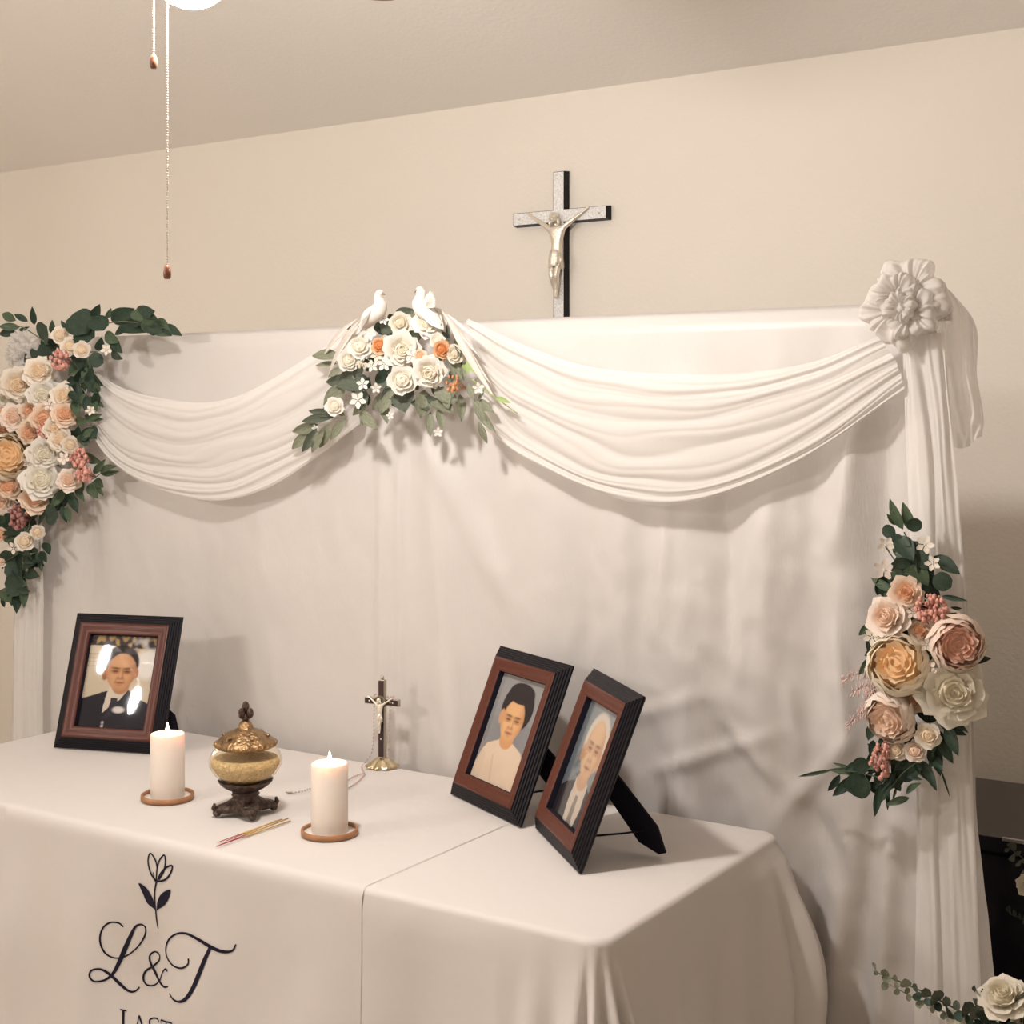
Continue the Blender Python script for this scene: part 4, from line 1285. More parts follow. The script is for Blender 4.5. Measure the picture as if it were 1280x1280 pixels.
def core_mesh(style, peony):
    k = ('core', style, peony)
    if k not in PM:
        b = MB()
        if peony:
            spec = [(0.60, 0.56, 0.7, 0.05, False, 6), (0.46, 0.60, 0.8, 0.05, False, 5), (0.31, 0.62, 0.9, 0.03, False, 4), (0.16, 0.62, 1.0, 0.0, False, 3)]
        else:
            spec = [(0.44, 0.52, 1.15, 0.06, False, 3), (0.31, 0.57, 1.25, 0.04, False, 3), (0.20, 0.60, 1.35, 0.02, False, 3), (0.10, 0.60, 1.5, 0.0, False, 2)]
        for q, (r, z, w, c, bl, n) in enumerate(spec):
            V, Fc = petal_geo(r, z, w, c, bl, q + 7)
            for i in range(n):
                R = Matrix.Rotation(2 * PI * (i + 0.4 * q) / n, 3, 'Z')
                b.add([R @ Vector(v) for v in V], Fc)
        b.ball((0, 0, 0.12), (0.72, 0.72, 0.34) if peony else (0.50, 0.50, 0.34), 14, 8)
        PM[k] = mesh('rose', b.v, b.f, pm(style, 0))
        # the ring next to the core takes the middle tone through a second slot
        PM[k].materials.append(pm(style, 1))
        nf = len(Fc) * spec[0][5]
        for i in range(nf):
            PM[k].polygons[i].material_index = 1
    return PM[k]
def bud_mesh(style):
    k = ('bud', style)
    if k not in PM:
        b = MB()
        mi = []
        for q, (r, z, w, c, n, s) in enumerate([(1.0, 0.10, 0.9, 0.1, 5, 2), (0.72, 0.40, 0.95, 0.06, 4, 1), (0.45, 0.55, 1.2, 0.04, 3, 1), (0.22, 0.58, 1.4, 0.0, 3, 0)]):
            V, Fc = petal_geo(r, z, w, c, False, q + 3, 5, 5)
            for i in range(n):
                R = Matrix.Rotation(2 * PI * (i + 0.4 * q) / n, 3, 'Z')
                b.add([R @ Vector(v) for v in V], Fc)
                mi += [s] * len(Fc)
        n0 = len(b.f)
        b.ball((0, 0, 0.16), (0.55, 0.55, 0.34), 10, 7)
        mi += [0] * (len(b.f) - n0)
        me = mesh('rosebud', b.v, b.f, pm(style, 0))
        me.materials.append(pm(style, 1)); me.materials.append(pm(style, 2))
        me.polygons.foreach_set('material_index', mi)
        PM[k] = me
    return PM[k]
def star_mesh(style):
    k = ('star', style)
    if k not in PM:
        b = MB()
        for i in range(5):
            a = 2 * PI * i / 5
            R = Matrix.Rotation(a, 3, 'Z')
            V = [R @ Vector(p) for p in [(0.08, 0, 0), (0.55, -0.34, 0.14), (0.62, 0, 0.05), (0.55, 0.34, 0.14), (1.0, -0.16, 0.26), (1.05, 0.12, 0.20)]]
            b.add(V, [(0, 1, 2), (0, 2, 3), (1, 4, 2), (2, 5, 3), (2, 4, 5)])
        b.ball((0, 0, 0.06), 0.12, 6, 5)
        PM[k] = mesh('blossom', b.v, b.f, pm(style, 2))
    return PM[k]
def aim(d, roll=0.0):
    z = Vector(d).normalized()
    x = Vector((0, 0, 1)).cross(z)
    if x.length < 1e-3:
        x = Vector((1, 0, 0))
    x.normalize()
    y = z.cross(x)
    return Matrix((x, y, z)).transposed().to_4x4() @ Matrix.Rotation(roll, 4, 'Z')
def flower(parent, u, v, rpx, style, kind='rose', off=0.05, d=None, Y0=None, squash=1.0):
    """off: how far in front of the backdrop the flower sits; d: facing in (right, up) tilt"""
    Y = (Y0 if Y0 is not None else YDEF[0]) - off
    p = ony(u, v, Y)
    R = 1.1 * rpx / pxm(u, Y)
    rnd = random.Random(int(u * 13 + v * 7))
    tx, tz = d if d else (rnd.uniform(-0.25, 0.35), rnd.uniform(-0.25, 0.25))
    cam_dir = (Vector((0, 0, EYE)) - p).normalized()
    D = Vector((cam_dir.x * 0.8 + tx, cam_dir.y, cam_dir.z + tz))
    M = Matrix.Translation(p - wloc(parent)) @ aim(D, rnd.uniform(0, 6)) @ Matrix.Diagonal((R, R * squash, R, 1))
    if kind in ('rose', 'peony'):
        o = link('rose' if kind == 'rose' else 'peony', core_mesh(style, kind == 'peony'), parent, M)
        for ri, (r, z, w, c, bl, sd_, n) in enumerate(ROSE if kind == 'rose' else PEON):
            ml = pm(style, 2 if ri == 0 else 1 if ri == 2 else 2)
            me = petal_mesh((kind, ri), (r, z, w, c, bl, sd_), ml)
            for i in range(n):
                link('petal', me, o, Matrix.Rotation(2 * PI * (i + 0.37 * ri + rnd.uniform(-0.06, 0.06)) / n, 4, 'Z') @ Matrix.Diagonal((rnd.uniform(0.95, 1.05), 1, rnd.uniform(0.92, 1.08), 1)))
    elif kind == 'bud':
        o = link('rosebud', bud_mesh(style), parent, M)
    else:
        o = link('blossom', star_mesh(style), parent, M @ Matrix.Scale(0.8, 4))
    return o
LM = {}
def leaf_mesh(shape, m):
    k = (shape, m.name)
    if k not in LM:
        nt, V = 9, []
        for i in range(nt):
            t = i / (nt - 1)
            hw = 0.5 * math.sin(PI * t ** 0.85) ** 0.85 if shape == 'lance' else 0.5 * max(0, 1 - (2 * t - 1) ** 2) ** 0.5
            for a in (-1, -0.5, 0, 0.5, 1):
                V.append((a * hw, t, 0.07 * abs(a) * hw * 2 - 0.14 * t * t + 0.05 * t))
        LM[k] = mesh('leaf', V, grid_faces(nt, 5), m)
    return LM[k]
def leaf(parent, u0, v0, u1, v1, w=0.35, m=None, shape='lance', off0=0.03, off1=0.04, Y0=None, roll=None):
    Yb = Y0 if Y0 is not None else YDEF[0]
    rnd = random.Random(int(u0 * 31 + v0 * 17 + u1 * 5))
    o0, o1 = off0 + rnd.uniform(0, 0.025), off1 + rnd.uniform(0, 0.035)
    a, b_ = ony(u0, v0, Yb - o0), ony(u1, v1, Yb - o1)
    d = b_ - a
    L = d.length
    y = d.normalized()
    n = (Vector((0, 0, EYE)) - a).normalized() + Vector((rnd.uniform(-0.45, 0.45), 0, rnd.uniform(-0.3, 0.5)))
    x = y.cross(n).normalized()
    z = x.cross(y)
    R = Matrix((x, y, z)).transposed().to_4x4()
    return link('leaf', leaf_mesh(shape, m or LEAF_D), parent, Matrix.Translation(a - wloc(parent)) @ R @ Matrix.Diagonal((L * w, L, L, 1)))
def disc(parent, u, v, r, m=None, off=0.04, Y0=None, ang=None):
    a = ang if ang is not None else random.uniform(0, 2 * PI)
    c_, s_ = math.cos(a) * r, math.sin(a) * r
    return leaf(parent, u - c_, v - s_, u + c_, v + s_, 0.95, m, 'round', off, off, Y0)
def stem(parent, pts, r, m=None, off=0.03, Y0=None):
    Yb = Y0 if Y0 is not None else YDEF[0]
    P = [ony(u, v, Yb - off) for u, v in pts]
    Q = [cr(P, i / 14) for i in range(15)]
    return MB().tube(Q, [r * (1 - 0.5 * i / 14) for i in range(15)], 6).build('stem', m or STEM, parent)
def cluster(parent, u, v, rx, ry, m, off=0.06, n=46, sz=0.0045, Y0=None):
    Yb = Y0 if Y0 is not None else YDEF[0]
    rnd = random.Random(int(u * 3 + v))
    c = ony(u, v, Yb - off)
    k = pxm(u, Yb - off)
    base = c + Vector((0.01, 0.03, -0.01))
    b = MB()
    for i in range(n):
        while True:
            q = (rnd.uniform(-1, 1), rnd.uniform(-1, 1))
            if q[0] ** 2 + q[1] ** 2 < 1:
                break
        p = c + Vector((q[0] * rx / k, -rnd.uniform(0, 0.025), q[1] * ry / k))
        s = sz * rnd.uniform(0.7, 1.35)
        b.ball(p, (s, s, s * 1.3), 6, 4)
        if i % 2 == 0:
            b.tube([base, p], 0.0007, 4)
    o = b.build('flower_cluster', m, parent)
    o['kind'] = 'stuff'
    return o
def inside(poly, x, y):
    c = False
    for i in range(len(poly)):
        (x0, y0), (x1, y1) = poly[i], poly[(i + 1) % len(poly)]
        if (y0 > y) != (y1 > y) and x < (x1 - x0) * (y - y0) / (y1 - y0) + x0:
            c = not c
    return c
def fill(parent, poly, n, lmin, lmax, mats, seed, w=0.4, off=0.02, Y0=None):
    rnd = random.Random(seed)
    xs, ys = [p[0] for p in poly], [p[1] for p in poly]
    k = 0
    while k < n:
        u, v = rnd.uniform(min(xs), max(xs)), rnd.uniform(min(ys), max(ys))
        if not inside(poly, u, v):
            continue
        a, L = rnd.uniform(0, 2 * PI), rnd.uniform(lmin, lmax)
        u1, v1 = u + L * math.cos(a), v + L * math.sin(a)
        if not inside(poly, u1, v1):
            continue
        leaf(parent, u, v, u1, v1, w, rnd.choice(mats), 'lance', off, off + 0.01, Y0)
        k += 1

# ---- large garland at the end beside the suit portrait
YDEF[0] = YB - 0.045
g1 = thing('flower_garland', 'large garland of peach and cream roses with dark green leaves', 'flower garland', ony(50, 560, YB - 0.03), 'floral garlands on the backdrop')
LV1 = [(20, 401, 1, 391, .38), (35, 402, 17, 392, .40), (43, 406, 40, 384, .32), (25, 409, -3, 408, .34), (22, 412, -3, 419, .34), (24, 413, 36, 409, .25), (66, 418, 65, 401, .35), (84, 414, 76, 400, .35),
       (116, 397, 124, 382, .40), (133, 398, 139, 386, .40), (139, 401, 166, 387, .50), (166, 402, 190, 388, .55), (163, 392, 196, 398, .42), (150, 406, 182, 412, .45), (178, 400, 202, 415, .45),
       (192, 403, 212, 418, .5), (203, 408, 226, 418, .35), (162, 410, 141, 417, .4), (176, 410, 200, 404, .5), (184, 413, 205, 413, .4), (122, 438, 127, 423, .5), (131, 418, 147, 427, .45), (138, 424, 151, 440, .4), (139, 439, 151, 449, .35), (106, 446, 85, 470, .5),
       (109, 468, 127, 482, .45), (107, 470, 122, 491, .4), (104, 470, 106, 489, .45), (95, 487, 98, 511, .4), (103, 492, 109, 512, .42), (112, 495, 121, 513, .4), (119, 503, 129, 508, .3), (106, 524, 128, 524, .28), (106, 521, 126, 519, .25),
       (106, 536, 120, 547, .5), (104, 540, 111, 554, .45), (99, 543, 106, 557, .45), (107, 568, 124, 578, .32), (117, 592, 131, 575, .3), (125, 590, 143, 582, .25), (126, 592, 148, 590, .22), (117, 601, 128, 608, .5), (115, 602, 129, 619, .32),
       (111, 605, 121, 622, .36), (95, 610, 105, 626, .36), (80, 612, 64, 634, .48), (86, 616, 97, 640, .38), (77, 632, 83, 653, .34), (83, 634, 87, 652, .36), (55, 678, 62, 692, .42), (50, 689, 58, 702, .38), (46, 690, 53, 715, .30), (32, 690, 39, 704, .45),
       (22, 690, 26, 714, .34), (30, 727, 30, 760, .34), (20, 742, 21, 765, .36), (11, 742, 12, 754, .4), (8, 690, 3, 712, .4), (95, 440, 100, 462, .5), (88, 470, 97, 490, .5), (60, 640, 45, 655, .5), (3, 745, 5, 760, .4), (70, 432, 60, 450, .6), (92, 555, 100, 575, .5)]
for i, (a, b2, c, d_, w) in enumerate(LV1):
    leaf(g1, a, b2, c, d_, w, LEAF_M if (i % 3 == 0 and i < 56) or 27 < i < 46 else LEAF_D)
for u, v, r in [(54, 417, 10.5), (100, 403, 14), (123, 404, 11.5), (120, 450, 9.5), (64, 643, 9.5), (10, 697, 9.5), (15, 712, 10), (18, 731, 14), (105, 417, 12)]:
    disc(g1, u, v, r, LEAF_D, 0.045)
fill(g1, [(45, 420), (110, 425), (118, 500), (100, 560), (110, 620), (60, 650), (20, 720), (0, 720), (-20, 480), (10, 450)], 85, 18, 34, [LEAF_D, LEAF_D, LEAF_M], 4, 0.5, 0.015)
fill(g1, [(85, 440), (112, 440), (127, 500), (120, 552), (98, 565), (85, 500)], 26, 13, 22, [LEAF_D, LEAF_D, LEAF_M], 41, 0.45, 0.035)
fill(g1, [(0, 690), (40, 680), (62, 700), (34, 762), (0, 762)], 20, 14, 24, [LEAF_D, LEAF_D, LEAF_M], 43, 0.42, 0.03)
for pts in ([(90, 455), (110, 470), (128, 500)], [(95, 440), (115, 440), (130, 437)], [(95, 415), (150, 402), (205, 410)], [(60, 430), (30, 410), (10, 405)], [(40, 640), (30, 690), (25, 745)], [(85, 600), (112, 600), (126, 592)]):
    stem(g1, pts, 0.0022, STEM, 0.05)
for u, v, r, s, k, o in [(49, 465, 17, 'cream', 'rose', .075), (22, 480, 19, 'cream', 'rose', .08), (8, 494, 15, 'white', 'rose', .06), (54, 493, 17, 'white', 'rose', .07), (80, 495, 15, 'cream', 'rose', .065), (81, 518, 14, 'peach', 'rose', .075),
                         (17, 521, 15, 'blush', 'rose', .085), (38, 514, 12, 'peach', 'rose', .06), (56, 523, 16, 'peach', 'rose', .08), (70, 536, 14, 'cream', 'rose', .08), (37, 541, 13, 'peach', 'rose', .07), (75, 549, 13, 'cream', 'rose', .08), (88, 556, 10, 'cream', 'bud', .07), (60, 545, 9, 'peach', 'bud', .06),
                         (8, 572, 28, 'gold', 'peony', .09), (55, 567, 18, 'white', 'rose', .09), (52, 600, 22, 'white', 'rose', .085), (86, 600, 13, 'blush', 'rose', .08), (11, 607, 15, 'peach', 'rose', .09), (46, 622, 18, 'peach', 'rose', .06), (2, 627, 15, 'blush', 'rose', .07),
                         (75, 419, 9.5, 'cream', 'bud', .075), (88, 433, 10.5, 'cream', 'bud', .08), (102, 437, 9.5, 'cream', 'bud', .08), (31, 677, 10.5, 'cream', 'bud', .08), (47, 665, 8, 'cream', 'bud', .075), (133, 437, 8, 'cream', 'star', .08), (17, 685, 9, 'cream', 'star', .085), (113, 513, 7, 'cream', 'star', .07),
                         (36, 577, 9, 'blush', 'star', .09), (62, 506, 9, 'blush', 'star', .09), (2, 700, 8, 'blush', 'bud', .07), (0, 540, 14, 'peach', 'rose', .06), (80, 573, 9, 'blush', 'star', .08), (1, 668, 8, 'peach', 'bud', .06), (2, 515, 10, 'peach', 'bud', .06), (78, 575, 7, 'cream', 'star', .07)]:
    flower(g1, u, v, r, s, k, o)
cluster(g1, 79, 450, 13, 14, SEDUM, 0.08, 60, 0.0055)
cluster(g1, 103, 573, 13, 12, SEDUM, 0.075, 55, 0.0055)
cluster(g1, 108, 592, 10, 12, SEDUM, 0.075, 45, 0.0055)
cluster(g1, 27, 646, 14, 15, SEDUM_D, 0.08, 60, 0.0055)
cluster(g1, 60, 541, 9, 9, SEDUM, 0.075, 26, 0.005)

# ---- bouquet with the two doves at the middle of the top edge
YDEF[0] = YB - 0.050
g2 = thing('flower_bouquet', 'white rose bouquet with sage green leaves and orange accents between swags', 'flower bouquet', ony(505, 450, YB - 0.03), 'floral garlands on the backdrop')
def q4(x, y):
    return 340 + x / 4, 340 + y / 4
LV2 = [(230, 760, 95, 805, .36, 0), (190, 800, 92, 888, .36, 0), (225, 780, 150, 905, .34, 1), (260, 790, 190, 905, .40, 0), (290, 760, 232, 885, .40, 0), (365, 740, 285, 842, .36, 0), (310, 725, 135, 745, .22, 1), (330, 710, 170, 695, .2, 1), (300, 660, 362, 722, .35, 0), (370, 570, 250, 668, .5, 0),
       (345, 640, 262, 702, .4, 0), (410, 540, 258, 552, .34, 1), (335, 545, 440, 585, .5, 1), (345, 480, 280, 525, .45, 0), (340, 425, 190, 410, .34, 0), (325, 458, 215, 465, .25, 0), (410, 290, 360, 275, .5, 1), (440, 700, 522, 782, .36, 0), (475, 720, 440, 772, .4, 0), (545, 640, 578, 755, .42, 0),
       (612, 590, 538, 708, .42, 0), (640, 595, 664, 694, .75, 1), (600, 555, 548, 645, .4, 1), (560, 600, 500, 695, .4, 0), (762, 588, 745, 732, .58, 0), (808, 588, 935, 655, .5, 0), (800, 640, 905, 694, .5, 0), (792, 700, 790, 820, .36, 0), (830, 690, 855, 782, .42, 0), (940, 610, 950, 748, .34, 0),
       (1012, 635, 1072, 772, .3, 0), (1020, 640, 1108, 702, .38, 0), (1030, 680, 1112, 802, .26, 0), (1030, 750, 1078, 858, .30, 0), (1060, 590, 1030, 645, .4, 0), (930, 325, 948, 415, .42, 1), (975, 435, 1035, 512, .36, 2), (955, 455, 985, 505, .4, 2), (900, 450, 945, 535, .45, 0), (950, 470, 962, 545, .42, 0),
       (615, 205, 712, 192, .5, 1), (540, 255, 605, 290, .6, 1), (560, 265, 620, 335, .3, 0), (858, 255, 884, 345, .4, 1), (470, 590, 440, 690, .4, 1), (700, 580, 680, 660, .5, 1), (860, 600, 880, 680, .45, 0), (910, 540, 900, 630, .4, 0), (980, 560, 1010, 640, .35, 0), (1120, 630, 1188, 652, .25, 2), (410, 480, 330, 560, .4, 1), (480, 640, 400, 720, .4, 0), (690, 205, 745, 225, .4, 0), (930, 480, 925, 560, .5, 0)]
for a, b2, c, d_, w, mk in LV2:
    u0, v0 = q4(a, b2); u1, v1 = q4(c, d_)
    leaf(g2, u0, v0, u1, v1, w, (LEAF_S, LEAF_SD, LEAF_L)[mk], 'lance', 0.05, 0.06)
fill(g2, [q4(*p) for p in [(400, 330), (520, 230), (640, 190), (850, 230), (960, 400), (980, 560), (880, 680), (640, 690), (480, 680), (380, 560)]], 46, 14, 26, [LEAF_D, LEAF_SD, LEAF_SD], 9, 0.45, 0.04)
stem(g2, [q4(1000, 540), q4(1080, 600), q4(1228, 708)], 0.0022, LEAF_L, 0.07)
stem(g2, [q4(300, 640), q4(200, 740), q4(120, 860)], 0.0016, LEAF_S, 0.06)
for x, y, r, s, k, o in [(645, 388, 80, 'white', 'rose', .10), (785, 250, 72, 'white', 'rose', .09), (787, 500, 74, 'white', 'rose', .10), (650, 540, 64, 'white', 'bud', .10), (642, 256, 50, 'ivory', 'bud', .08), (440, 372, 54, 'white', 'bud', .085), (380, 445, 46, 'white', 'bud', .09),
                         (540, 370, 40, 'rust', 'bud', .085), (525, 420, 34, 'peach', 'star', .09), (850, 388, 40, 'rust', 'bud', .095), (742, 420, 30, 'peach', 'bud', .10), (825, 340, 34, 'white', 'bud', .095), (915, 410, 42, 'ivory', 'bud', .085), (455, 560, 36, 'white', 'star', .10), (430, 640, 48, 'white', 'star', .10),
                         (312, 672, 42, 'white', 'bud', .08), (590, 718, 22, 'white', 'star', .07), (830, 800, 28, 'white', 'star', .06), (1032, 580, 34, 'white', 'star', .08), (560, 240, 28, 'white', 'star', .09), (500, 470, 34, 'white', 'star', .10), (560, 460, 40, 'white', 'star', .10), (520, 580, 30, 'white', 'star', .09), (490, 310, 34, 'white', 'star', .09), (215, 780, 20, 'white', 'star', .07), (700, 420, 40, 'white', 'star', .10)]:
    u, v = q4(x, y)
    flower(g2, u, v, r / 4, s, k, o)
u, v = q4(920, 560); cluster(g2, u, v, 8, 10, BERRY, 0.09, 16, 0.004)
u, v = q4(465, 455); cluster(g2, u, v, 9, 7, pm('ivory', 1), 0.09, 26, 0.004)

# ---- doves
def dove(label, u, v, flip, tailpts, s=1.0):
    """s: the body about 11 cm long; flip = +1 looks to +x"""
    p = ony(u, v, YB - 0.15)
    t = thing('dove_ornament', label, 'dove ornament', p, 'white feather doves on the bouquet')
    f = flip
    def w(x, y, z):
        return p + Vector((x * f, y, z)) * s
    # body, neck and head in one surface: from the tail root up to the beak base
    B = [w(-0.060, 0.0, -0.062), w(-0.045, 0.0, -0.050), w(-0.022, -0.002, -0.034), w(0.002, -0.004, -0.018), w(0.014, -0.006, -0.002), w(0.012, -0.006, 0.014), w(0.008, -0.006, 0.026), w(0.012, -0.006, 0.037), w(0.019, -0.006, 0.042), w(0.025, -0.006, 0.040)]
    R = [0.004, 0.013, 0.022, 0.026, 0.024, 0.019, 0.0145, 0.0145, 0.011, 0.003]
    Q = [cr(B, i / 26) for i in range(27)]
    RR = [cr([Vector((r * s, 0, 0)) for r in R], i / 26).x for i in range(27)]
    MB().tube(Q, [(r, r * (1 + 0.05 * math.sin(i * 2.1))) for i, r in enumerate(RR)], 16).build('body', FEATHER, t)
    MB().tube([w(0.024, -0.006, 0.040), w(0.031, -0.006, 0.0375), w(0.036, -0.006, 0.034)], [0.0034 * s, 0.0024 * s, 0.0004], 8).build('beak', BEAK, t)
    for sy in (-1, 1):
        MB().ball(w(0.0165, -0.006 + sy * 0.0115, 0.041), 0.0021 * s, 8, 6).build('eye', DARKEYE, t)
    me = leaf_mesh('lance', FEATHER)
    def feather(a, b_, wd, n):
        d = b_ - a
        y = d.normalized()
        x = y.cross(n).normalized()
        z = x.cross(y)
        return link('feather', me, t, Matrix.Translation(a - p) @ Matrix((x, y, z)).transposed().to_4x4() @ Matrix.Diagonal((d.length * wd, d.length, d.length, 1)))
    for sy in (-1, 1):                       # folded wings
        for k in range(5):
            a = w(0.006 - k * 0.004, sy * 0.022 - 0.004, -0.004 - k * 0.006)
            e = w(-0.068 - k * 0.004 + 0.01, sy * (0.020 - 0.003 * k) - 0.004, -0.046 - k * 0.008)
            feather(a, e, 0.30, Vector((0, sy, 0.35)))
    for (a, b_) in tailpts:                  # long tail plumes
        feather(ony(*a, YB - 0.15), ony(*b_, YB - 0.13), 0.07, Vector((0.3, -1, 0.2)))
    return t, w
dove('white feather dove facing the other dove, tail towards the peach garland', 472, 383, 1,
     [((452, 402), (405, 470)), ((450, 400), (415, 446)), ((455, 405), (424, 440)), ((447, 398), (398, 448))], 0.80)
t2, w2 = dove('white feather dove with ruffled wing, tail towards the tulle rosette', 531, 380, -1,
              [((552, 388), (598, 445)), ((556, 392), (612, 480)), ((553, 390), (588, 428)), ((558, 392), (604, 430)), ((560, 398), (618, 500))], 0.84)
for k in range(9):                           # ruffled wing feathers
    a = w2(-0.012, -0.02, -0.012)
    an = -0.25 + k * 0.14
    e = a + Vector((math.cos(an) * 0.042, -0.012, math.sin(an) * 0.040 + 0.010))
    d = e - a
    y = d.normalized(); x = y.cross(Vector((0.2, -1, 0.3))).normalized(); z = x.cross(y)
    link('feather', leaf_mesh('lance', FEATHER), t2, Matrix.Translation(a - t2.location) @ Matrix((x, y, z)).transposed().to_4x4() @ Matrix.Diagonal((d.length * .2, d.length, d.length, 1)))

# ---- spray on the drape at the free end of the table
g3 = thing('flower_spray', 'spray of large peach, yellow and ivory roses pinned on the side drape', 'flower spray', ony(1145, 830, YB - 0.05), 'floral garlands on the backdrop')
Y3 = YB - 0.085
LV3 = [(1129, 662, 1111, 624, .32, 1), (1121, 656, 1109, 643, .4, 1), (1141, 665, 1128, 628, .36, 1), (1120, 672, 1142, 700, .75, 1), (1140, 676, 1158, 712, .7, 0), (1128, 690, 1150, 725, .7, 0), (1148, 700, 1164, 738, .6, 0), (1118, 700, 1132, 725, .5, 0), (1167, 695, 1200, 717, .46, 0), (1177, 745, 1209, 751, .2, 0), (1188, 759, 1203, 761, .3, 0),
       (1117, 740, 1088, 722, .32, 1), (1090, 778, 1073, 795, .4, 1), (1098, 808, 1080, 820, .4, 0), (1092, 822, 1074, 843, .4, 1), (1214, 826, 1238, 823, .36, 0), (1172, 900, 1208, 920, .36, 0), (1183, 905, 1197, 945, .4, 0), (1172, 912, 1190, 955, .4, 0), (1163, 922, 1176, 970, .36, 0), (1152, 950, 1171, 988, .3, 0), (1176, 962, 1188, 998, .07, 0),
       (1094, 905, 1085, 924, .5, 0), (1100, 907, 1111, 924, .5, 0), (1092, 925, 1088, 945, .5, 0), (1040, 963, 996, 971, .10, 1), (1050, 968, 1035, 990, .36, 0), (1070, 970, 1040, 996, .34, 0), (1064, 975, 1047, 993, .4, 0), (1070, 964, 1040, 953, .16, 1), (1078, 966, 1034, 962, .2, 1), (1101, 980, 1093, 1022, .24, 0), (1109, 984, 1110, 1013, .22, 0),
       (1120, 962, 1100, 990, .25, 0), (1150, 905, 1180, 930, .5, 0), (1140, 945, 1160, 975, .4, 0), (1130, 955, 1125, 985, .3, 0), (1165, 890, 1190, 905, .5, 0), (1195, 905, 1210, 915, .3, 0), (1160, 940, 1178, 962, .4, 0), (1120, 985, 1116, 1000, .2, 1)]
for a, b2, c, d_, w, mk in LV3:
    leaf(g3, a, b2, c, d_, w, (LEAF_D, LEAF_M)[mk], 'lance', 0.02, 0.03, Y3)
for u, v, r in [(1143, 656, 10), (1111, 664, 9), (1178, 727, 13), (1076, 957, 11), (1073, 982, 14)]:
    disc(g3, u, v, r, LEAF_D, 0.03, Y3)
fill(g3, [(1112, 690), (1160, 690), (1185, 740), (1205, 780), (1215, 880), (1195, 930), (1160, 965), (1120, 975), (1095, 930), (1090, 800), (1095, 730)], 80, 22, 40, [LEAF_D, LEAF_D, LEAF_M], 14, 0.5, 0.008, Y3)
fill(g3, [(1112, 650), (1152, 655), (1165, 738), (1112, 738)], 16, 24, 38, [LEAF_D, LEAF_M], 51, 0.6, 0.02, Y3)
fill(g3, [(1090, 925), (1190, 895), (1200, 960), (1120, 1010), (1035, 995), (1035, 955)], 30, 20, 36, [LEAF_D, LEAF_D, LEAF_M], 53, 0.32, 0.02, Y3)
for pts in ([(1107, 683), (1118, 700), (1135, 725)], [(1130, 665), (1142, 690), (1148, 720)], [(1110, 975), (1075, 966), (1040, 963)], [(1150, 950), (1125, 970), (1105, 1000)]):
    stem(g3, pts, 0.0016, LEAF_M, 0.05, Y3)
for u, v, r, s, k, o, d_ in [(1133, 740, 18, 'peach', 'rose', .06, (0, 0)), (1110, 772, 25, 'blush', 'rose', .06, (-.4, .1)), (1196, 803, 32, 'pink', 'peony', .06, (.25, -.2)), (1150, 788, 13, 'peach', 'rose', .045, None), (1123, 831, 36, 'gold', 'peony', .07, (-.15, .15)), (1191, 866, 36, 'ivory', 'rose', .06, (.25, .0)),
                             (1115, 895, 31, 'blush', 'peony', .06, (-.4, -.4)), (1145, 872, 16, 'peach', 'rose', .04, None), (1144, 939, 12, 'blush', 'bud', .06, None), (1160, 920, 14, 'cream', 'bud', .065, None), (1121, 937, 12, 'cream', 'bud', .055, None), (1107, 681, 12, 'cream', 'star', .05, None),
                             (1156, 681, 13, 'cream', 'star', .05, None), (1166, 704, 11, 'cream', 'star', .05, None), (1105, 712, 15, 'blush', 'star', .03, None), (1162, 835, 11, 'blush', 'star', .075, None), (1158, 806, 10, 'cream', 'star', .075, None), (1141, 766, 9, 'blush', 'star', .06, None), (1090, 796, 12, 'cream', 'star', .06, None), (1182, 778, 16, 'peach', 'rose', .04, None)]:
    flower(g3, u, v, r, s, k, o, d_, Y3)
cluster(g3, 1166, 760, 21, 17, SEDUM, 0.06, 80, 0.0042, Y3)
cluster(g3, 1104, 947, 12, 24, SEDUM, 0.055, 60, 0.0040, Y3)
def wisp(parent, pts, m, Y0, off):
    P = [ony(u, v, Y0 - off) for u, v in pts]
    b = MB()
    Q = [cr(P, i / 16) for i in range(17)]
    b.tube(Q, 0.0006, 4)
    rnd = random.Random(int(pts[0][0]))
    for i, q in enumerate(Q[2:]):
        for s in (-1, 1):
            e = q + Vector((rnd.uniform(-0.008, 0.008), -0.004, s * rnd.uniform(0.006, 0.014)))
            b.tube([q, e], [0.0008, 0.0018], 4)
            b.ball(e, 0.0018, 5, 4)
    o = b.build('astilbe_wisp', m, parent)
    o['kind'] = 'stuff'
wisp(g3, [(1095, 838), (1075, 842), (1052, 850)], ASTILBE, Y3, 0.04)
wisp(g3, [(1098, 860), (1082, 858), (1066, 866)], ASTILBE, Y3, 0.045)
wisp(g3, [(1095, 882), (1075, 893), (1058, 908)], ASTILBE, Y3, 0.04)
wisp(g3, [(1100, 850), (1088, 868), (1078, 888)], ASTILBE, Y3, 0.05)

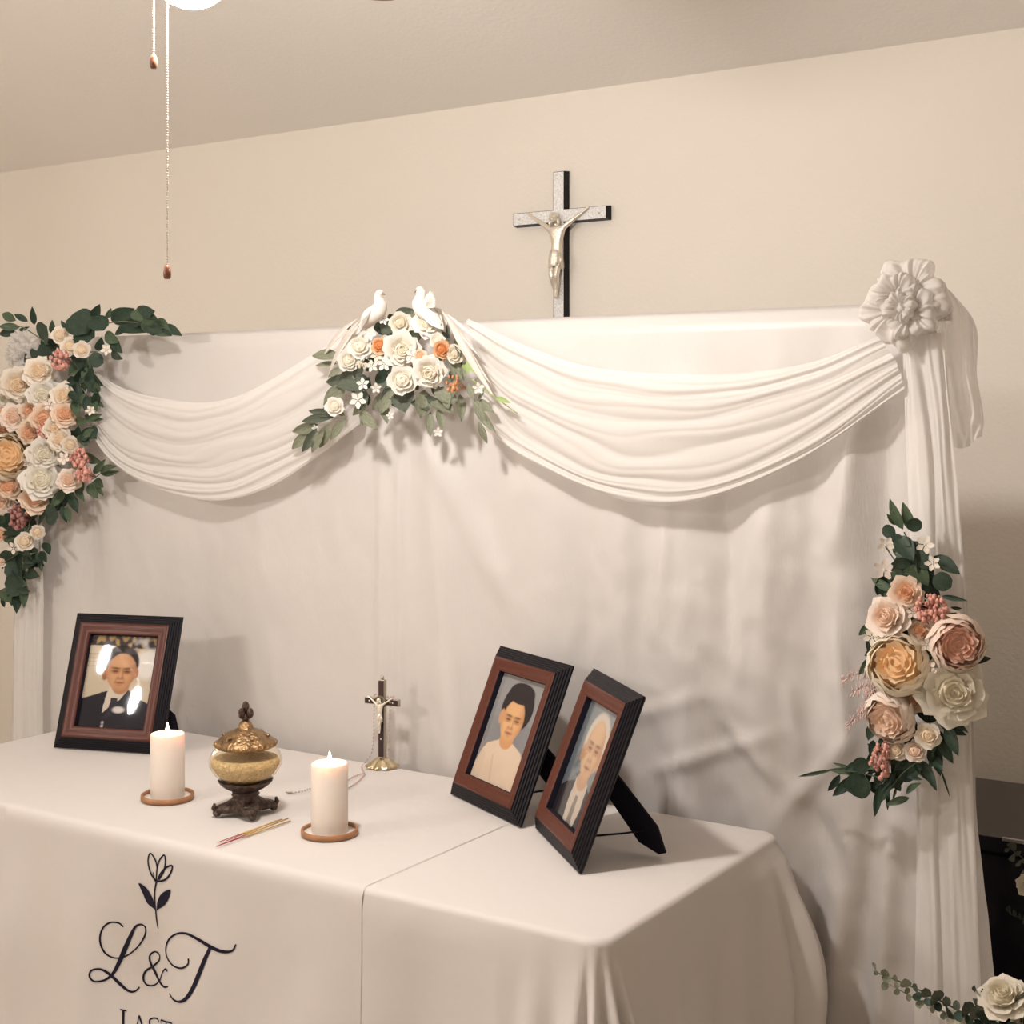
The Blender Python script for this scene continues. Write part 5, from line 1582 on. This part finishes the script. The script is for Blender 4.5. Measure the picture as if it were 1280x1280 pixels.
# ------------------------------------------------------------------ dark cabinet and the vases at the end of the backdrop
cb_y0, cb_z = 3.46, 0.667
cb = thing('media_cabinet', 'low glossy black cabinet with a steel trimmed top beside the backdrop', 'cabinet', (-0.45, 3.75, 0))
MB().box((-1.25, cb_y0 + 0.02, 0.04), (0.6, 3.98, cb_z - 0.03), 0.004).build('body', CABINET, cb, False)
MB().box((-1.27, cb_y0, cb_z - 0.03), (0.62, 4.0, cb_z), 0.004).build('top_board', CABINET, cb, False)
MB().box((-0.885, cb_y0 - 0.003, cb_z - 0.006), (0.62, cb_y0 + 0.006, cb_z + 0.002), 0.001).build('steel_trim', STEEL, cb, False)
for x0 in (-1.24, -0.78, -0.32, 0.14):
    d_ = MB().box((x0 + 0.004, cb_y0 + 0.004, 0.07), (x0 + 0.452, cb_y0 + 0.02, cb_z - 0.045), 0.003).build('door', CABINET, cb, False)
    MB().box((x0 + 0.41, cb_y0 - 0.008, 0.30), (x0 + 0.425, cb_y0 + 0.004, 0.42), 0.003).build('handle', BLACKW, d_, False)
MB().box((-1.22, cb_y0 + 0.06, 0.0), (0.57, 3.95, 0.04)).build('plinth', BLACKV, cb, False)

def vase(parent, base, h, r):
    MB().lathe([(0.0, 0.0), (r * 0.7, 0.0), (r * 0.75, 0.01), (r, h * 0.45), (r * 0.8, h * 0.8), (r * 0.55, h * 0.93), (r * 0.65, h), (r * 0.58, h), (r * 0.5, h * 0.92), (0.0, h * 0.9)], base, 36).build('vase', CERAMIC, parent)
YV = 2.62
vb = ony(1262, 1290, YV)
vb = Vector((vb.x, YV, 0.0))
g4 = thing('vase_arrangement', 'white rose and eucalyptus arrangement in a floor vase below the spray', 'flower arrangement', vb, 'vases of white roses')
hv = 0.47
vase(g4, vb, hv, 0.09)
flower(g4, 1254, 1246, 27, 'ivory', 'rose', 0.03, (-0.3, 0.75), YV)
flower(g4, 1200, 1278, 16, 'white', 'rose', 0.02, (0.0, 0.4), YV)
flower(g4, 1170, 1262, 13, 'white', 'star', 0.0, None, YV)
flower(g4, 1290, 1275, 24, 'ivory', 'rose', 0.0, None, YV)
stem(g4, [(1258, 1300), (1210, 1270), (1150, 1238), (1092, 1214)], 0.0022, LEAF_SD, 0.02, YV)
stem(g4, [(1240, 1300), (1190, 1270), (1140, 1246), (1104, 1226)], 0.0016, LEAF_S, 0.02, YV)
for i in range(11):
    t = i / 10
    u, v = 1094 + 128 * t, 1213 + 60 * t + 4 * math.sin(t * 3)
    L = 7 + 8 * t
    leaf(g4, u, v, u - L * 0.1, v - L, 0.7, LEAF_S if i < 4 else LEAF_SD, 'round', 0.015, 0.02, YV)
    leaf(g4, u, v, u + L * 0.3, v + L * 0.95, 0.7, LEAF_S if i < 4 else LEAF_D, 'round', 0.015, 0.02, YV)
for i in range(7):
    t = i / 6
    u, v = 1108 + 90 * t, 1228 + 44 * t
    leaf(g4, u, v, u - 4, v + 9, 0.6, LEAF_S, 'round', 0.01, 0.015, YV)
for a in [(1235, 1268, 1217, 1248, .55), (1240, 1262, 1226, 1240, .5), (1246, 1275, 1222, 1268, .5), (1230, 1285, 1205, 1285, .4), (1268, 1282, 1290, 1262, .5), (1226, 1244, 1216, 1234, .3), (1275, 1265, 1288, 1238, .45), (1252, 1290, 1236, 1280, .6), (1245, 1290, 1228, 1300, .6), (1230, 1244, 1228, 1236, .3), (1258, 1295, 1275, 1285, .6)]:
    leaf(g4, *a[:4], a[4], LEAF_SD if a[0] % 2 else LEAF_D, 'lance', 0.0, 0.02, YV)
YV2 = 3.18
vb2 = ony(1330, 1150, YV2)
vb2 = Vector((vb2.x, YV2, 0.0))
g5 = thing('vase_arrangement', 'shaded white rose and eucalyptus arrangement in front of the black cabinet', 'flower arrangement', vb2, 'vases of white roses')
vase(g5, vb2, 0.40, 0.09)
flower(g5, 1285, 1105, 13, 'ivory', 'rose', 0.0, (-0.2, 0.3), YV2)
flower(g5, 1330, 1110, 24, 'ivory', 'rose', 0.0, (-0.2, 0.3), YV2)
stem(g5, [(1325, 1180), (1305, 1120), (1285, 1080), (1262, 1060)], 0.002, LEAF_SD, 0.0, YV2)
stem(g5, [(1320, 1190), (1300, 1165), (1280, 1150), (1262, 1142)], 0.0016, LEAF_D, 0.0, YV2)
for i in range(7):
    t = i / 6
    u, v = 1262 + 42 * t, 1060 + 55 * t
    leaf(g5, u, v, u - 7, v + 5, 0.5, LEAF_SD, 'lance', 0.0, 0.01, YV2)
    leaf(g5, u, v, u + 7, v - 5, 0.5, LEAF_SD, 'lance', 0.0, 0.01, YV2)
    u, v = 1262 + 40 * t, 1142 + 24 * t
    leaf(g5, u, v, u - 1, v - 9, 0.4, LEAF_D, 'lance', 0.0, 0.01, YV2)
bpy.context.view_layer.update()
